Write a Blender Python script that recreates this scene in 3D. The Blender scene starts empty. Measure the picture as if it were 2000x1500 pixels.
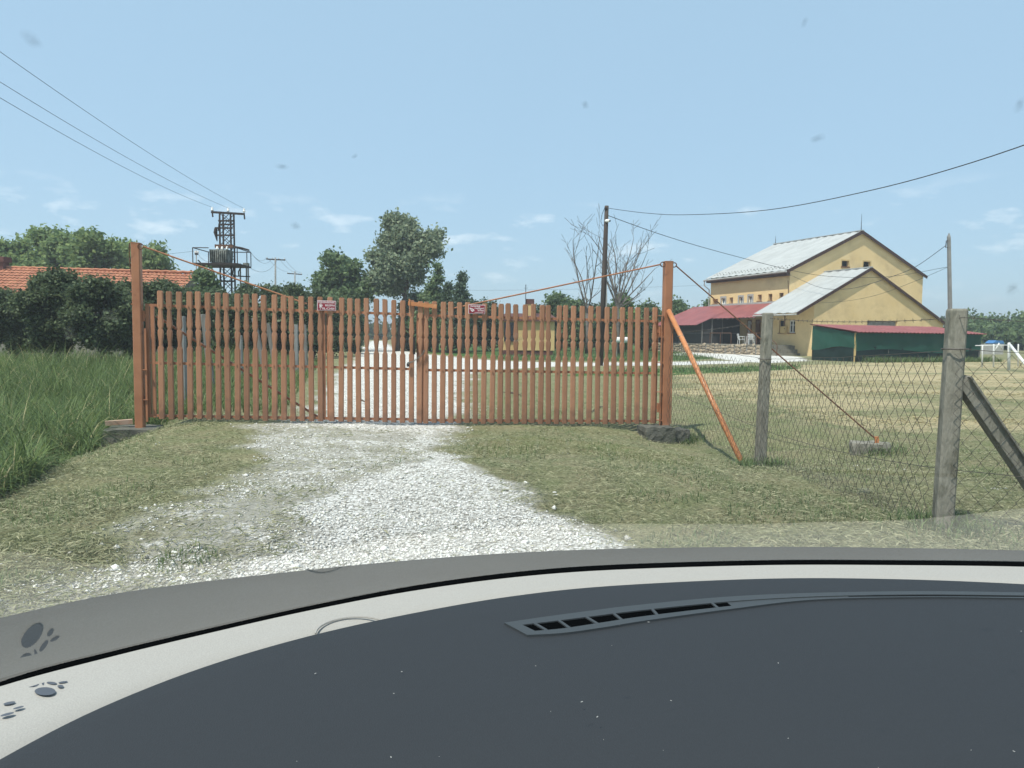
import bpy, math, random
import numpy as np
from mathutils import Vector, Matrix
R = math.radians
random.seed(7)
rng = np.random.default_rng(11)
sc = bpy.context.scene
col = sc.collection

# ------------------------------------------------------------------ camera
CAM = Vector((0.0, 0.0, 1.25))
F = 1480.0
PITCH, ROLL = math.atan(95.0 / F), R(0.5)
cd = bpy.data.cameras.new("camera")
cam = bpy.data.objects.new("camera", cd)
col.objects.link(cam)
cd.sensor_width = 36.0
cd.lens = F / 2000.0 * 36.0
cd.clip_start, cd.clip_end = 0.02, 3000.0
CM = Matrix.Rotation(math.pi / 2 - PITCH, 3, 'X') @ Matrix.Rotation(ROLL, 3, 'Z')
cam.location = CAM
cam.rotation_euler = CM.to_euler()
sc.camera = cam

# ------------------------------------------------------------------ sky, sun, exposure
SUN_EL, SUN_H = R(63), Vector((-0.62, -0.78)).normalized()
w = bpy.data.worlds.new("World")
sc.world = w
w.use_nodes = True
nt = w.node_tree
bg = nt.nodes["Background"]
sky = nt.nodes.new("ShaderNodeTexSky")
sky.sky_type = 'NISHITA'
sky.sun_disc = False
sky.sun_elevation = SUN_EL
sky.sun_rotation = math.atan2(SUN_H.x, SUN_H.y)
sky.air_density, sky.dust_density, sky.ozone_density = 1.0, 0.7, 1.2
sky.altitude = 100
tc = nt.nodes.new("ShaderNodeTexCoord")
mp = nt.nodes.new("ShaderNodeMapping")
mp.inputs["Scale"].default_value = (9.0, 9.0, 26.0)
mp.inputs["Location"].default_value = (0.35, 1.7, 0.4)
nz = nt.nodes.new("ShaderNodeTexNoise")
nz.inputs["Scale"].default_value = 1.5
nz.inputs["Detail"].default_value = 6
nz.inputs["Roughness"].default_value = 0.55
rp = nt.nodes.new("ShaderNodeValToRGB")
rp.color_ramp.elements[0].position, rp.color_ramp.elements[1].position = 0.56, 0.80
sx = nt.nodes.new("ShaderNodeSeparateXYZ")
er = nt.nodes.new("ShaderNodeValToRGB")
cr = er.color_ramp
cr.elements[0].position, cr.elements[0].color = 0.03, (0, 0, 0, 1)
cr.elements[1].position, cr.elements[1].color = 0.10, (1, 1, 1, 1)
e = cr.elements.new(0.14); e.color = (1, 1, 1, 1)
e = cr.elements.new(0.185); e.color = (0, 0, 0, 1)
mu = nt.nodes.new("ShaderNodeMath"); mu.operation = 'MULTIPLY'
mu2 = nt.nodes.new("ShaderNodeMath"); mu2.operation = 'MULTIPLY'; mu2.inputs[1].default_value = 0.55
mx = nt.nodes.new("ShaderNodeMix"); mx.data_type = 'RGBA'
mx.inputs[7].default_value = (9.5, 9.6, 9.8, 1)
L = nt.links.new
L(tc.outputs["Generated"], mp.inputs["Vector"]); L(mp.outputs[0], nz.inputs["Vector"])
L(nz.outputs[0], rp.inputs[0]); L(tc.outputs["Generated"], sx.inputs[0]); L(sx.outputs[2], er.inputs[0])
L(rp.outputs[0], mu.inputs[0]); L(er.outputs[0], mu.inputs[1]); L(mu.outputs[0], mu2.inputs[0])
hz = nt.nodes.new("ShaderNodeMix"); hz.data_type = 'RGBA'; hz.inputs[0].default_value = 0.72; hz.inputs[7].default_value = (3.4, 4.95, 6.45, 1)
L(sky.outputs[0], hz.inputs[6])
L(mu2.outputs[0], mx.inputs[0]); L(hz.outputs[2], mx.inputs[6]); L(mx.outputs[2], bg.inputs[0])
bg.inputs[1].default_value = 0.111
sl = bpy.data.lights.new("sun", 'SUN')
sl.energy, sl.angle, sl.color = 4.2, R(0.53), (1.0, 0.95, 0.87)
so = bpy.data.objects.new("sun", sl)
col.objects.link(so)
SUN = Vector((SUN_H.x * math.cos(SUN_EL), SUN_H.y * math.cos(SUN_EL), math.sin(SUN_EL)))
so.rotation_euler = SUN.to_track_quat('Z', 'Y').to_euler()
so.location = (-20, -15, 40)
vs = sc.view_settings
vs.view_transform, vs.look, vs.exposure, vs.gamma, vs.use_curve_mapping = 'Standard', 'None', 0.55, 1.0, False
sc.cycles.max_bounces = 8
sc.cycles.transparent_max_bounces = 24
sc.cycles.use_denoising = True

# ------------------------------------------------------------------ helpers
def ray(px, py):
    return CM @ Vector(((px - 1000) / F, (750 - py) / F, -1.0))
def at(px, py, Y):
    d = ray(px, py)
    return CAM + d * (Y / d.y)
def at_z(px, py, z):
    d = ray(px, py)
    return CAM + d * ((z - CAM.z) / d.z)
def sstep(a, b, x):
    t = np.clip((x - a) / (b - a), 0, 1)
    return t * t * (3 - 2 * t)
def gz(x, y):
    x = np.asarray(x, float); y = np.asarray(y, float)
    near = 1 - sstep(14, 40, y)
    z = -0.012 * np.clip(x, -9, 12) * near - (0.07 + 0.012 * np.clip(x, -5, 3)) * sstep(7.5, 10.0, y) * (1 - sstep(12, 18, y))
    z = z - 0.12 * sstep(16, 50, y)
    edge = -4.1 - 0.16 * (y - 6.0)
    z = z - 0.46 * sstep(-0.6, 1.3, edge - x) * (1 - sstep(11, 20, y))          # ditch under the tall grass
    z = z - 0.17 * sstep(1.4, 2.3, x) * (1 - sstep(10.7, 11.8, y)) * sstep(5, 9.5, y) * (1 - sstep(3.5, 6, x))
    return z
def gpt(px, py):
    p = at_z(px, py, 0.0)
    for _ in range(6):
        p = at_z(px, py, float(gz(p.x, p.y)))
    return p
def G(x, y):
    return Vector((x, y, float(gz(x, y))))

ORG = {}
def tag(o, label=None, cat=None, group=None, kind=None):
    if label: o["label"] = label
    if cat: o["category"] = cat
    if group: o["group"] = group
    if kind: o["kind"] = kind
    return o
def thing(name, loc, label, cat, group=None):
    o = bpy.data.objects.new(name, None)
    o.empty_display_size = 0.2
    o.location = loc
    col.objects.link(o)
    ORG[o.name] = Vector(loc)
    return tag(o, label, cat, group)
def link_mesh(name, me, parent, org):
    o = bpy.data.objects.new(name, me)
    col.objects.link(o)
    if parent is not None:
        o.parent = parent
    else:
        o.location = org
    ORG[o.name] = Vector(org)
    return o
def np_obj(name, V, Fc, m, parent=None, smooth=False, org=None):
    V = np.asarray(V, np.float32); Fc = np.asarray(Fc, np.int32)
    if parent is not None:
        org = ORG[parent.name]
    elif org is None:
        org = Vector(((V[:, 0].min() + V[:, 0].max()) / 2, (V[:, 1].min() + V[:, 1].max()) / 2, V[:, 2].min()))
    V = V - np.array(org, np.float32)
    me = bpy.data.meshes.new(name)
    k = Fc.shape[1]
    me.vertices.add(len(V)); me.vertices.foreach_set("co", V.ravel())
    me.loops.add(Fc.size); me.loops.foreach_set("vertex_index", Fc.ravel())
    me.polygons.add(len(Fc)); me.polygons.foreach_set("loop_start", np.arange(0, Fc.size, k, dtype=np.int32))
    me.update(calc_edges=True)
    if smooth:
        me.polygons.foreach_set("use_smooth", np.ones(len(Fc), bool))
    if m: me.materials.append(m)
    return link_mesh(name, me, parent, org)

class MB:
    def __init__(s): s.v, s.f = [], []
    def add(s, vs_, fs):
        b = len(s.v)
        s.v += [tuple(p) for p in vs_]
        s.f += [tuple(b + i for i in f) for f in fs]
        return s
    def hexa(s, p):   # 8 points: bottom ring 0-3, top ring 4-7
        return s.add(p, [(3, 2, 1, 0), (4, 5, 6, 7), (0, 1, 5, 4), (1, 2, 6, 5), (2, 3, 7, 6), (3, 0, 4, 7)])
    def box(s, c, size, rot=None):
        hx, hy, hz = size[0] / 2, size[1] / 2, size[2] / 2
        P = [Vector(q) for q in [(-hx, -hy, -hz), (hx, -hy, -hz), (hx, hy, -hz), (-hx, hy, -hz), (-hx, -hy, hz), (hx, -hy, hz), (hx, hy, hz), (-hx, hy, hz)]]
        if rot is not None: P = [rot @ q for q in P]
        return s.hexa([q + Vector(c) for q in P])
    def bar(s, a, b, wx, wz, up=(0, 0, 1)):
        a, b = Vector(a), Vector(b)
        d = (b - a).normalized()
        u = Vector(up)
        if abs(d.dot(u)) > 0.98: u = Vector((0, 1, 0))
        sd = d.cross(u).normalized() * wx / 2
        u2 = sd.cross(d).normalized() * wz / 2
        return s.hexa([a - sd - u2, a + sd - u2, b + sd - u2, b - sd - u2, a - sd + u2, a + sd + u2, b + sd + u2, b - sd + u2])
    def tube(s, pts, r, n=6, cap=True):
        pts = [Vector(p) for p in pts]
        rs = r if isinstance(r, (list, tuple)) else [r] * len(pts)
        vs_, fs = [], []
        pn = None
        for i, p in enumerate(pts):
            t = (pts[min(i + 1, len(pts) - 1)] - pts[max(i - 1, 0)]).normalized()
            if pn is None:
                pn = t.orthogonal().normalized()
            pn = (pn - t * pn.dot(t))
            pn = pn.normalized() if pn.length > 1e-6 else t.orthogonal().normalized()
            bn = t.cross(pn)
            for k in range(n):
                a = 2 * math.pi * k / n
                vs_.append(p + (pn * math.cos(a) + bn * math.sin(a)) * rs[i])
        for i in range(len(pts) - 1):
            for k in range(n):
                a, b = i * n + k, i * n + (k + 1) % n
                fs.append((a, b, b + n, a + n))
        if cap and n > 2:
            fs.append(tuple(range(n - 1, -1, -1)))
            fs.append(tuple((len(pts) - 1) * n + k for k in range(n)))
        return s.add(vs_, fs)
    def prism(s, poly, ext):
        ext = Vector(ext); n = len(poly)
        vs_ = [Vector(p) for p in poly] + [Vector(p) + ext for p in poly]
        fs = [tuple(range(n - 1, -1, -1)), tuple(range(n, 2 * n))] + [(i, (i + 1) % n, n + (i + 1) % n, n + i) for i in range(n)]
        return s.add(vs_, fs)
    def ring(s, c, r, tr, ax1, ax2, n=14, m=5):
        c, ax1, ax2 = Vector(c), Vector(ax1).normalized(), Vector(ax2).normalized()
        pts = [c + (ax1 * math.cos(2 * math.pi * i / n) + ax2 * math.sin(2 * math.pi * i / n)) * r for i in range(n + 1)]
        return s.tube(pts, tr, m, False)
    def build(s, name, m, parent=None, smooth=False, org=None):
        if parent is not None:
            org = ORG[parent.name]
        elif org is None:
            V = np.array(s.v)
            org = Vector(((V[:, 0].min() + V[:, 0].max()) / 2, (V[:, 1].min() + V[:, 1].max()) / 2, V[:, 2].min()))
        me = bpy.data.meshes.new(name)
        me.from_pydata([(x - org[0], y - org[1], z - org[2]) for x, y, z in s.v], [], s.f)
        me.update()
        if smooth:
            me.polygons.foreach_set("use_smooth", [True] * len(me.polygons))
        if m: me.materials.append(m)
        return link_mesh(name, me, parent, org)

# ------------------------------------------------------------------ materials
def mat(name, c1, c2=None, scale=6.0, rough=0.8, bump=0.0, bscale=None, spec=0.3, metal=0.0, stretch=(1, 1, 1), rnd=0.0, lo=0.35, hi=0.65, detail=6, c3=None, s3=1.0, t3=(0.55, 0.75)):
    m = bpy.data.materials.new(name)
    m.use_nodes = True
    n, l = m.node_tree.nodes, m.node_tree.links.new
    b = n["Principled BSDF"]
    b.inputs["Roughness"].default_value = rough
    b.inputs["Specular IOR Level"].default_value = spec
    b.inputs["Metallic"].default_value = metal
    c2 = c2 or tuple(x * 0.75 for x in c1)
    t = n.new("ShaderNodeTexCoord"); mp_ = n.new("ShaderNodeMapping")
    mp_.inputs["Scale"].default_value = stretch
    l(t.outputs["Object"], mp_.inputs[0])
    no = n.new("ShaderNodeTexNoise")
    no.inputs["Scale"].default_value = scale; no.inputs["Detail"].default_value = detail
    l(mp_.outputs[0], no.inputs["Vector"])
    r_ = n.new("ShaderNodeValToRGB")
    r_.color_ramp.elements[0].position, r_.color_ramp.elements[1].position = lo, hi
    r_.color_ramp.elements[0].color = (*c2, 1); r_.color_ramp.elements[1].color = (*c1, 1)
    l(no.outputs[0], r_.inputs[0])
    out = r_.outputs[0]
    if c3:
        n3 = n.new("ShaderNodeTexNoise"); n3.inputs["Scale"].default_value = s3; n3.inputs["Detail"].default_value = 8
        n3.inputs["Roughness"].default_value = 0.65
        l(mp_.outputs[0], n3.inputs["Vector"])
        q = n.new("ShaderNodeMapRange"); q.inputs[1].default_value, q.inputs[2].default_value = t3
        l(n3.outputs[0], q.inputs[0])
        x3 = n.new("ShaderNodeMix"); x3.data_type = 'RGBA'; x3.inputs[7].default_value = (*c3, 1)
        l(q.outputs[0], x3.inputs[0]); l(out, x3.inputs[6]); out = x3.outputs[2]
    if rnd:
        oi = n.new("ShaderNodeObjectInfo"); hs = n.new("ShaderNodeHueSaturation")
        mr = n.new("ShaderNodeMapRange"); mr.inputs[3].default_value, mr.inputs[4].default_value = 1 - rnd, 1 + rnd
        l(oi.outputs["Random"], mr.inputs[0]); l(mr.outputs[0], hs.inputs["Value"]); l(out, hs.inputs["Color"])
        out = hs.outputs[0]
    l(out, b.inputs["Base Color"])
    if bump:
        nb = n.new("ShaderNodeTexNoise"); nb.inputs["Scale"].default_value = bscale or scale * 4; nb.inputs["Detail"].default_value = 8
        l(mp_.outputs[0], nb.inputs["Vector"])
        bp = n.new("ShaderNodeBump"); bp.inputs["Strength"].default_value = bump; bp.inputs["Distance"].default_value = 0.02
        l(nb.outputs[0], bp.inputs["Height"]); l(bp.outputs[0], b.inputs["Normal"])
    return m
def leafmat(name, c1, c2, trans=0.35, rough=0.55, dry=None):
    m = bpy.data.materials.new(name)
    m.use_nodes = True
    n, l = m.node_tree.nodes, m.node_tree.links.new
    b = n["Principled BSDF"]; out = n["Material Output"]
    g = n.new("ShaderNodeNewGeometry"); r_ = n.new("ShaderNodeValToRGB")
    r_.color_ramp.elements[0].color = (*c2, 1); r_.color_ramp.elements[1].color = (*c1, 1)
    if dry:
        r_.color_ramp.elements[1].position = .93; r_.color_ramp.elements.new(.955).color = (*dry, 1)
    l(g.outputs["Random Per Island"], r_.inputs[0]); l(r_.outputs[0], b.inputs["Base Color"])
    b.inputs["Roughness"].default_value = rough; b.inputs["Specular IOR Level"].default_value = 0.25
    t = n.new("ShaderNodeBsdfTranslucent"); ms = n.new("ShaderNodeMixShader"); ms.inputs[0].default_value = trans
    hs = n.new("ShaderNodeHueSaturation"); hs.inputs["Value"].default_value = 1.3; hs.inputs["Hue"].default_value = 0.485
    l(r_.outputs[0], hs.inputs["Color"]); l(hs.outputs[0], t.inputs["Color"])
    l(b.outputs[0], ms.inputs[1]); l(t.outputs[0], ms.inputs[2]); l(ms.outputs[0], out.inputs[0])
    return m
M = {}
M['paint'] = mat("brown gate paint", (0.375, 0.192, 0.112), (0.305, 0.147, 0.083), 5, 0.55, 0.25, 60, 0.3, rnd=0.2, stretch=(1, 1, .3), c3=(0.40, 0.31, 0.23), s3=16, t3=(0.64, 0.80))
def splash(m):
    """mud splashed up the feet of the pickets"""
    n, l = m.node_tree.nodes, m.node_tree.links.new
    b = n["Principled BSDF"]; src = b.inputs["Base Color"].links[0].from_socket
    t = n.new("ShaderNodeTexCoord"); sp = n.new("ShaderNodeSeparateXYZ"); l(t.outputs["Object"], sp.inputs[0])
    oi = n.new("ShaderNodeObjectInfo"); va = n.new("ShaderNodeVectorMath"); va.operation = 'ADD'; cx = n.new("ShaderNodeCombineXYZ"); ml = n.new("ShaderNodeMath"); ml.operation = 'MULTIPLY'; ml.inputs[1].default_value = 40
    l(oi.outputs["Random"], ml.inputs[0]); l(ml.outputs[0], cx.inputs[0]); l(t.outputs["Object"], va.inputs[0]); l(cx.outputs[0], va.inputs[1])
    no = n.new("ShaderNodeTexNoise"); no.inputs["Scale"].default_value = 9; no.inputs["Detail"].default_value = 8; l(va.outputs[0], no.inputs["Vector"])
    ad = n.new("ShaderNodeMath"); ad.operation = 'SUBTRACT'; l(no.outputs[0], ad.inputs[0]); l(sp.outputs[2], ad.inputs[1])
    mr = n.new("ShaderNodeMapRange"); mr.inputs[1].default_value, mr.inputs[2].default_value, mr.inputs[4].default_value = .18, .5, .75; l(ad.outputs[0], mr.inputs[0])
    x = n.new("ShaderNodeMix"); x.data_type = 'RGBA'; x.inputs[7].default_value = (.20, .105, .065, 1); l(mr.outputs[0], x.inputs[0]); l(src, x.inputs[6]); l(x.outputs[2], b.inputs["Base Color"])
splash(M['paint'])
M['paint_steel'] = mat("brown steel paint", (0.39, 0.172, 0.088), (0.31, 0.130, 0.066), 4, 0.45, 0.15, 30, 0.4, c3=(0.16, 0.07, 0.04), s3=7, t3=(0.62, 0.75))
M['orange'] = mat("orange pipe paint", (0.56, 0.24, 0.10), (0.46, 0.18, 0.07), 9, 0.4, 0.15, 40, 0.4, c3=(0.60, 0.45, 0.32), s3=10, t3=(0.64, 0.72))
M['rust'] = mat("rusty steel", (0.16, 0.075, 0.04), (0.08, 0.04, 0.025), 20, 0.8, 0.3, 80)
M['rust_dark'] = mat("dark rusty steel", (0.045, 0.032, 0.026), (0.025, 0.02, 0.018), 6, 0.75, 0.2, 30)
M['wire'] = mat("weathered wire", (0.12, 0.105, 0.09), (0.07, 0.058, 0.05), 30, 0.6, spec=0.4)
M['cable'] = mat("black cable", (0.03, 0.03, 0.032), rough=0.5)
M['iron'] = mat("dark iron", (0.03, 0.025, 0.022), rough=0.6, spec=0.4)
M['chain'] = mat("galvanised chain", (0.35, 0.33, 0.30), (0.2, 0.18, 0.15), 30, 0.4, metal=0.6)
M['concrete'] = mat("weathered concrete", (0.33, 0.315, 0.265), (0.205, 0.19, 0.155), 7, 0.9, 0.6, 50, 0.15, stretch=(1, 1, 0.35), c3=(0.085, 0.08, 0.055), s3=7, t3=(0.48, 0.68))
M['concrete_dark'] = mat("dirty footing concrete", (0.17, 0.165, 0.14), (0.085, 0.085, 0.075), 6, 0.95, 0.7, 40, 0.1, c3=(0.05, 0.055, 0.04), s3=3, t3=(0.5, 0.7))
M['concrete_pole'] = mat("grey pole concrete", (0.26, 0.26, 0.25), (0.19, 0.19, 0.18), 3, 0.9)
M['wood_pole'] = mat("tarred wood pole", (0.075, 0.058, 0.048), (0.035, 0.028, 0.025), 8, 0.9, 0.4, 30, stretch=(1, 1, 0.1))
M['stucco'] = mat("yellow stucco", (0.82, 0.61, 0.33), (0.75, 0.545, 0.28), 0.6, 0.95, 0.3, 30, 0.1, c3=(0.55, 0.40, 0.22), s3=0.55, t3=(0.50, 0.80))
M['stucco2'] = mat("plain yellow wall", (0.60, 0.43, 0.20), (0.52, 0.36, 0.16), 1.0, 0.9)
M['fibro'] = mat("grey fibre cement roofing", (0.41, 0.42, 0.415), (0.35, 0.36, 0.355), 1.3, 0.85, 0.2, 20, 0.15, stretch=(0.25, 1, 1), c3=(0.27, 0.27, 0.26), s3=1.2, t3=(0.55, 0.90))
M['fascia'] = mat("dark brown fascia", (0.07, 0.035, 0.028), (0.05, 0.025, 0.02), 4, 0.7)
M['redroof'] = mat("red sheet roof", (0.28, 0.090, 0.085), (0.22, 0.070, 0.068), 1.2, 0.5, spec=0.35, c3=(0.36, 0.17, 0.155), s3=1.5, t3=(0.62, 0.8))
M['tile'] = mat("orange roof tile", (0.46, 0.20, 0.115), (0.33, 0.13, 0.075), 3.0, 0.85, 0.3, 30, c3=(0.16, 0.10, 0.07), s3=2, t3=(0.60, 0.78))
M['white'] = mat("white paint", (0.78, 0.78, 0.76), (0.70, 0.70, 0.68), 4, 0.5)
M['plaster_grey'] = mat("grey plaster surround", (0.42, 0.41, 0.38), (0.34, 0.33, 0.31), 3, 0.9)
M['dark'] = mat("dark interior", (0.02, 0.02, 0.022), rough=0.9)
M['pane'] = mat("window pane", (0.03, 0.035, 0.04), (0.02, 0.025, 0.03), 2, 0.08, spec=0.5)
M['brick'] = mat("brick infill", (0.36, 0.20, 0.13), (0.45, 0.33, 0.25), 6, 0.9)
M['brownwood'] = mat("brown door wood", (0.22, 0.10, 0.045), (0.15, 0.07, 0.03), 6, 0.7, stretch=(4, 4, 0.5))
M['stone'] = mat("pale rubble stone", (0.50, 0.42, 0.31), (0.30, 0.24, 0.17), 3, 0.95, 0.5, 20, rnd=0.25)
M['mortar'] = mat("grey mortar", (0.26, 0.24, 0.21), (0.16, 0.15, 0.13), 4, 0.95)
M['greenwood'] = mat("weathered plank", (0.22, 0.21, 0.19), (0.14, 0.135, 0.12), 6, 0.95, 0.4, 30, stretch=(4, 4, 0.4))
M['bark'] = mat("bark", (0.14, 0.115, 0.09), (0.075, 0.06, 0.05), 8, 0.95, 0.5, 30)
M['deadbark'] = mat("bleached dead wood", (0.17, 0.15, 0.13), (0.07, 0.06, 0.052), 3, 0.9)
M['transformer'] = mat("stained transformer paint", (0.42, 0.42, 0.37), (0.08, 0.09, 0.08), 2.2, 0.6, c3=(0.06, 0.075, 0.065), s3=2, t3=(0.45, 0.6))
M['porcelain'] = mat("white porcelain", (0.75, 0.75, 0.73), rough=0.2)
M['signred'] = mat("red sign enamel", (0.28, 0.022, 0.040), (0.24, 0.02, 0.035), 9, 0.35, spec=0.4)
M['signwhite'] = mat("sign white print", (0.72, 0.62, 0.62), (0.66, 0.56, 0.56), 9, 0.4)
M['blue'] = mat("blue tarp", (0.07, 0.22, 0.48), rough=0.6)
M['brownroof'] = mat("brown roof sheet", (0.13, 0.055, 0.045), (0.09, 0.04, 0.035), 3, 0.8)
LEAF = {
    'shrub': leafmat("dark shrub leaves", (0.150, 0.195, 0.095), (0.026, 0.046, 0.025)),
    'walnut': leafmat("walnut leaves", (0.26, 0.34, 0.135), (0.11, 0.18, 0.075), .45),
    'tree': leafmat("tree leaves", (0.20, 0.27, 0.12), (0.058, 0.105, 0.048)),
    'poplar': leafmat("poplar leaves", (0.29, 0.335, 0.21), (0.11, 0.155, 0.095)),
    'conifer': leafmat("conifer needles", (0.10, 0.145, 0.08), (0.04, 0.07, 0.045), 0.2),
    'bright': leafmat("young leaves", (0.17, 0.26, 0.075), (0.08, 0.15, 0.05)),
    'grass': leafmat("tall grass blades", (0.160, 0.225, 0.075), (0.042, 0.082, 0.026), dry=(.36, .33, .17)),
    'clip': leafmat("cut grass", (0.42, 0.40, 0.25), (0.085, 0.11, 0.045), 0.2, 0.7),
    'straw': leafmat("dry straw", (0.46, 0.39, 0.22), (0.28, 0.25, 0.13), 0.2, 0.7),
    'tuft': leafmat("green tuft", (0.17, 0.23, 0.09), (0.075, 0.125, 0.05)),
}
def gravel_mat():
    m = bpy.data.materials.new("white gravel stones"); m.use_nodes = True
    n, l = m.node_tree.nodes, m.node_tree.links.new
    b = n["Principled BSDF"]; g = n.new("ShaderNodeNewGeometry"); r_ = n.new("ShaderNodeValToRGB")
    e0, e1 = r_.color_ramp.elements
    e0.position, e0.color = 0.0, (0.34, 0.32, 0.28, 1); e1.position, e1.color = 1.0, (0.86, 0.85, 0.81, 1)
    x = r_.color_ramp.elements.new(0.3); x.color = (0.62, 0.60, 0.55, 1)
    l(g.outputs["Random Per Island"], r_.inputs[0]); l(r_.outputs[0], b.inputs["Base Color"])
    b.inputs["Roughness"].default_value = 0.9; b.inputs["Specular IOR Level"].default_value = 0.15
    return m
M['gravel'] = gravel_mat()
M['seal0'] = mat("black tyre", (0.02, 0.02, 0.02), rough=.8)

# ------------------------------------------------------------------ ground
def poly_w(pts): return np.array([[p.x, p.y] for p in (gpt(*q) for q in pts)])
def sdist(P, poly):
    """signed distance (positive inside) of points P (n,2) to a polygon"""
    n = len(poly); d = np.full(len(P), 1e9); ins = np.zeros(len(P), bool)
    for i in range(n):
        a, b = poly[i], poly[(i + 1) % n]
        ab = b - a; ap = P - a
        t = np.clip((ap @ ab) / max(ab @ ab, 1e-9), 0, 1)
        d = np.minimum(d, np.hypot(*(ap - t[:, None] * ab).T))
        c = ((a[1] > P[:, 1]) != (b[1] > P[:, 1]))
        if a[1] != b[1]:
            xi = a[0] + (P[:, 1] - a[1]) / (b[1] - a[1]) * (b[0] - a[0])
            ins ^= c & (P[:, 0] < xi)
    return np.where(ins, d, -d)
ROAD = [poly_w([(742, 826), (852, 826), (872, 878), (935, 928), (1005, 985), (1120, 1040), (1190, 1085), (1230, 1260), (300, 1260), (420, 1090), (520, 1040), (620, 975), (745, 925), (820, 880), (790, 850)]),
        poly_w([(590, 840), (905, 840), (912, 770), (905, 735), (930, 723), (1100, 715), (1300, 713), (1440, 710), (1480, 704), (1330, 706), (1200, 708), (1000, 706), (900, 699), (818, 690), (775, 684), (762, 676), (752, 667), (744, 662.5), (732, 662.5), (720, 670), (710, 688), (690, 705), (655, 735), (640, 775)]),
        poly_w([(1300, 692), (1340, 688), (1450, 688), (1560, 697), (1580, 704), (1500, 709), (1440, 706), (1400, 699)]),
        poly_w([(600, 677), (722, 678), (722, 681), (600, 680)])]
WORN = poly_w([(480, 826), (850, 826), (860, 900), (760, 1000), (640, 1100), (500, 1260), (-300, 1260), (60, 1120), (240, 1040), (420, 950), (520, 890)])
DRY = [poly_w([(1290, 726), (1450, 716), (1700, 707), (2000, 700), (2600, 700), (3000, 880), (2000, 850), (1800, 850), (1640, 838), (1500, 800), (1400, 785), (1290, 772)]),
       poly_w([(1310, 756), (1700, 740), (2000, 748), (2000, 760), (1700, 752), (1310, 765)])]
LUSH = poly_w([(818, 688), (850, 672), (1300, 674), (1330, 690), (1400, 700), (1330, 704), (1200, 705), (1000, 703), (900, 696)])
LUSH2 = poly_w([(1060, 735), (1260, 720), (1560, 714), (1560, 721), (1300, 733)])
def pnoise(P, s, seed):
    """cheap value noise for uneven scatter"""
    r2 = np.random.default_rng(seed).random((97, 97))
    q = P * s; i = np.floor(q).astype(int); f = q - i; f = f * f * (3 - 2 * f)
    g = lambda a, b: r2[(i[:, 0] + a) % 97, (i[:, 1] + b) % 97]
    return (g(0, 0) * (1 - f[:, 0]) + g(1, 0) * f[:, 0]) * (1 - f[:, 1]) + (g(0, 1) * (1 - f[:, 0]) + g(1, 1) * f[:, 0]) * f[:, 1]
def mask_gravel(P):
    P = P + (np.stack([pnoise(P, 1.1, 31), pnoise(P, 1.1, 32)], 1) - .5) * .55 + (np.stack([pnoise(P, 3.3, 33), pnoise(P, 3.3, 34)], 1) - .5) * .3
    g = np.zeros(len(P)); y = P[:, 1]
    soft = np.clip(0.065 * y, 0.34, 0.75)
    for p in ROAD:
        s = sdist(P, p); g = np.maximum(g, sstep(-soft, soft, s))
    s = sdist(P, WORN)
    return np.maximum(g, 0.525 * sstep(-0.5, 0.4, s))
def mask_dry(P):
    s = sdist(P, DRY[0])
    return sstep(-0.8, 1.2, s) * 0.85
def mask_lush(P):
    s = np.maximum(sdist(P, LUSH), sdist(P, LUSH2)); return sstep(-0.6, 0.6, s)
def axis(dense0, dense1, step, lo, hi, grow):
    a = list(np.arange(dense0, dense1, step)); s = step; x = a[-1]
    while x < hi: s *= grow; x += s; a.append(x)
    s = step; x = a[0]
    while x > lo: s *= grow; x -= s; a.insert(0, x)
    return np.array(a)
gxs = axis(-7, 8, 0.09, -900, 900, 1.045)
gys = axis(3.2, 14, 0.09, -40, 1500, 1.028)
XX, YY = np.meshgrid(gxs, gys)
PP = np.stack([XX.ravel(), YY.ravel()], 1)
near = (np.abs(PP[:, 0]) < 120) & (PP[:, 1] < 160) & (PP[:, 1] > -5)
att = np.zeros((len(PP), 4), np.float32); att[:, 3] = 1
att[near, 0] = mask_gravel(PP[near]); att[near, 1] = mask_dry(PP[near]); att[near, 2] = mask_lush(PP[near])
ZZ = gz(PP[:, 0], PP[:, 1])
bump = rng.normal(0, 1, XX.shape)
def blur(a, k):
    for ax in (0, 1):
        c = np.cumsum(np.concatenate([np.repeat(np.take(a, [0], ax), k, ax), a, np.repeat(np.take(a, [-1], ax), k, ax)], ax), ax)
        a = (np.take(c, range(2 * k, c.shape[ax]), ax) - np.take(c, range(0, c.shape[ax] - 2 * k), ax)) / (2 * k)
    return a
bz = (blur(bump, 2) * 0.030 + blur(blur(bump, 6), 6) * 0.22).ravel()
nearw = sstep(2, 4, YY.ravel()) * (1 - sstep(14, 60, YY.ravel())) * (1 - sstep(8, 14, np.abs(XX.ravel())))
ZZ = ZZ + np.clip(bz, -0.05, 0.05) * nearw
nx, ny = len(gxs), len(gys)
ii, jj = np.meshgrid(np.arange(nx - 1), np.arange(ny - 1))
q0 = (jj * nx + ii).ravel()
FQ = np.stack([q0, q0 + 1, q0 + nx + 1, q0 + nx], 1)
VV = np.stack([PP[:, 0], PP[:, 1], ZZ], 1)
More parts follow.
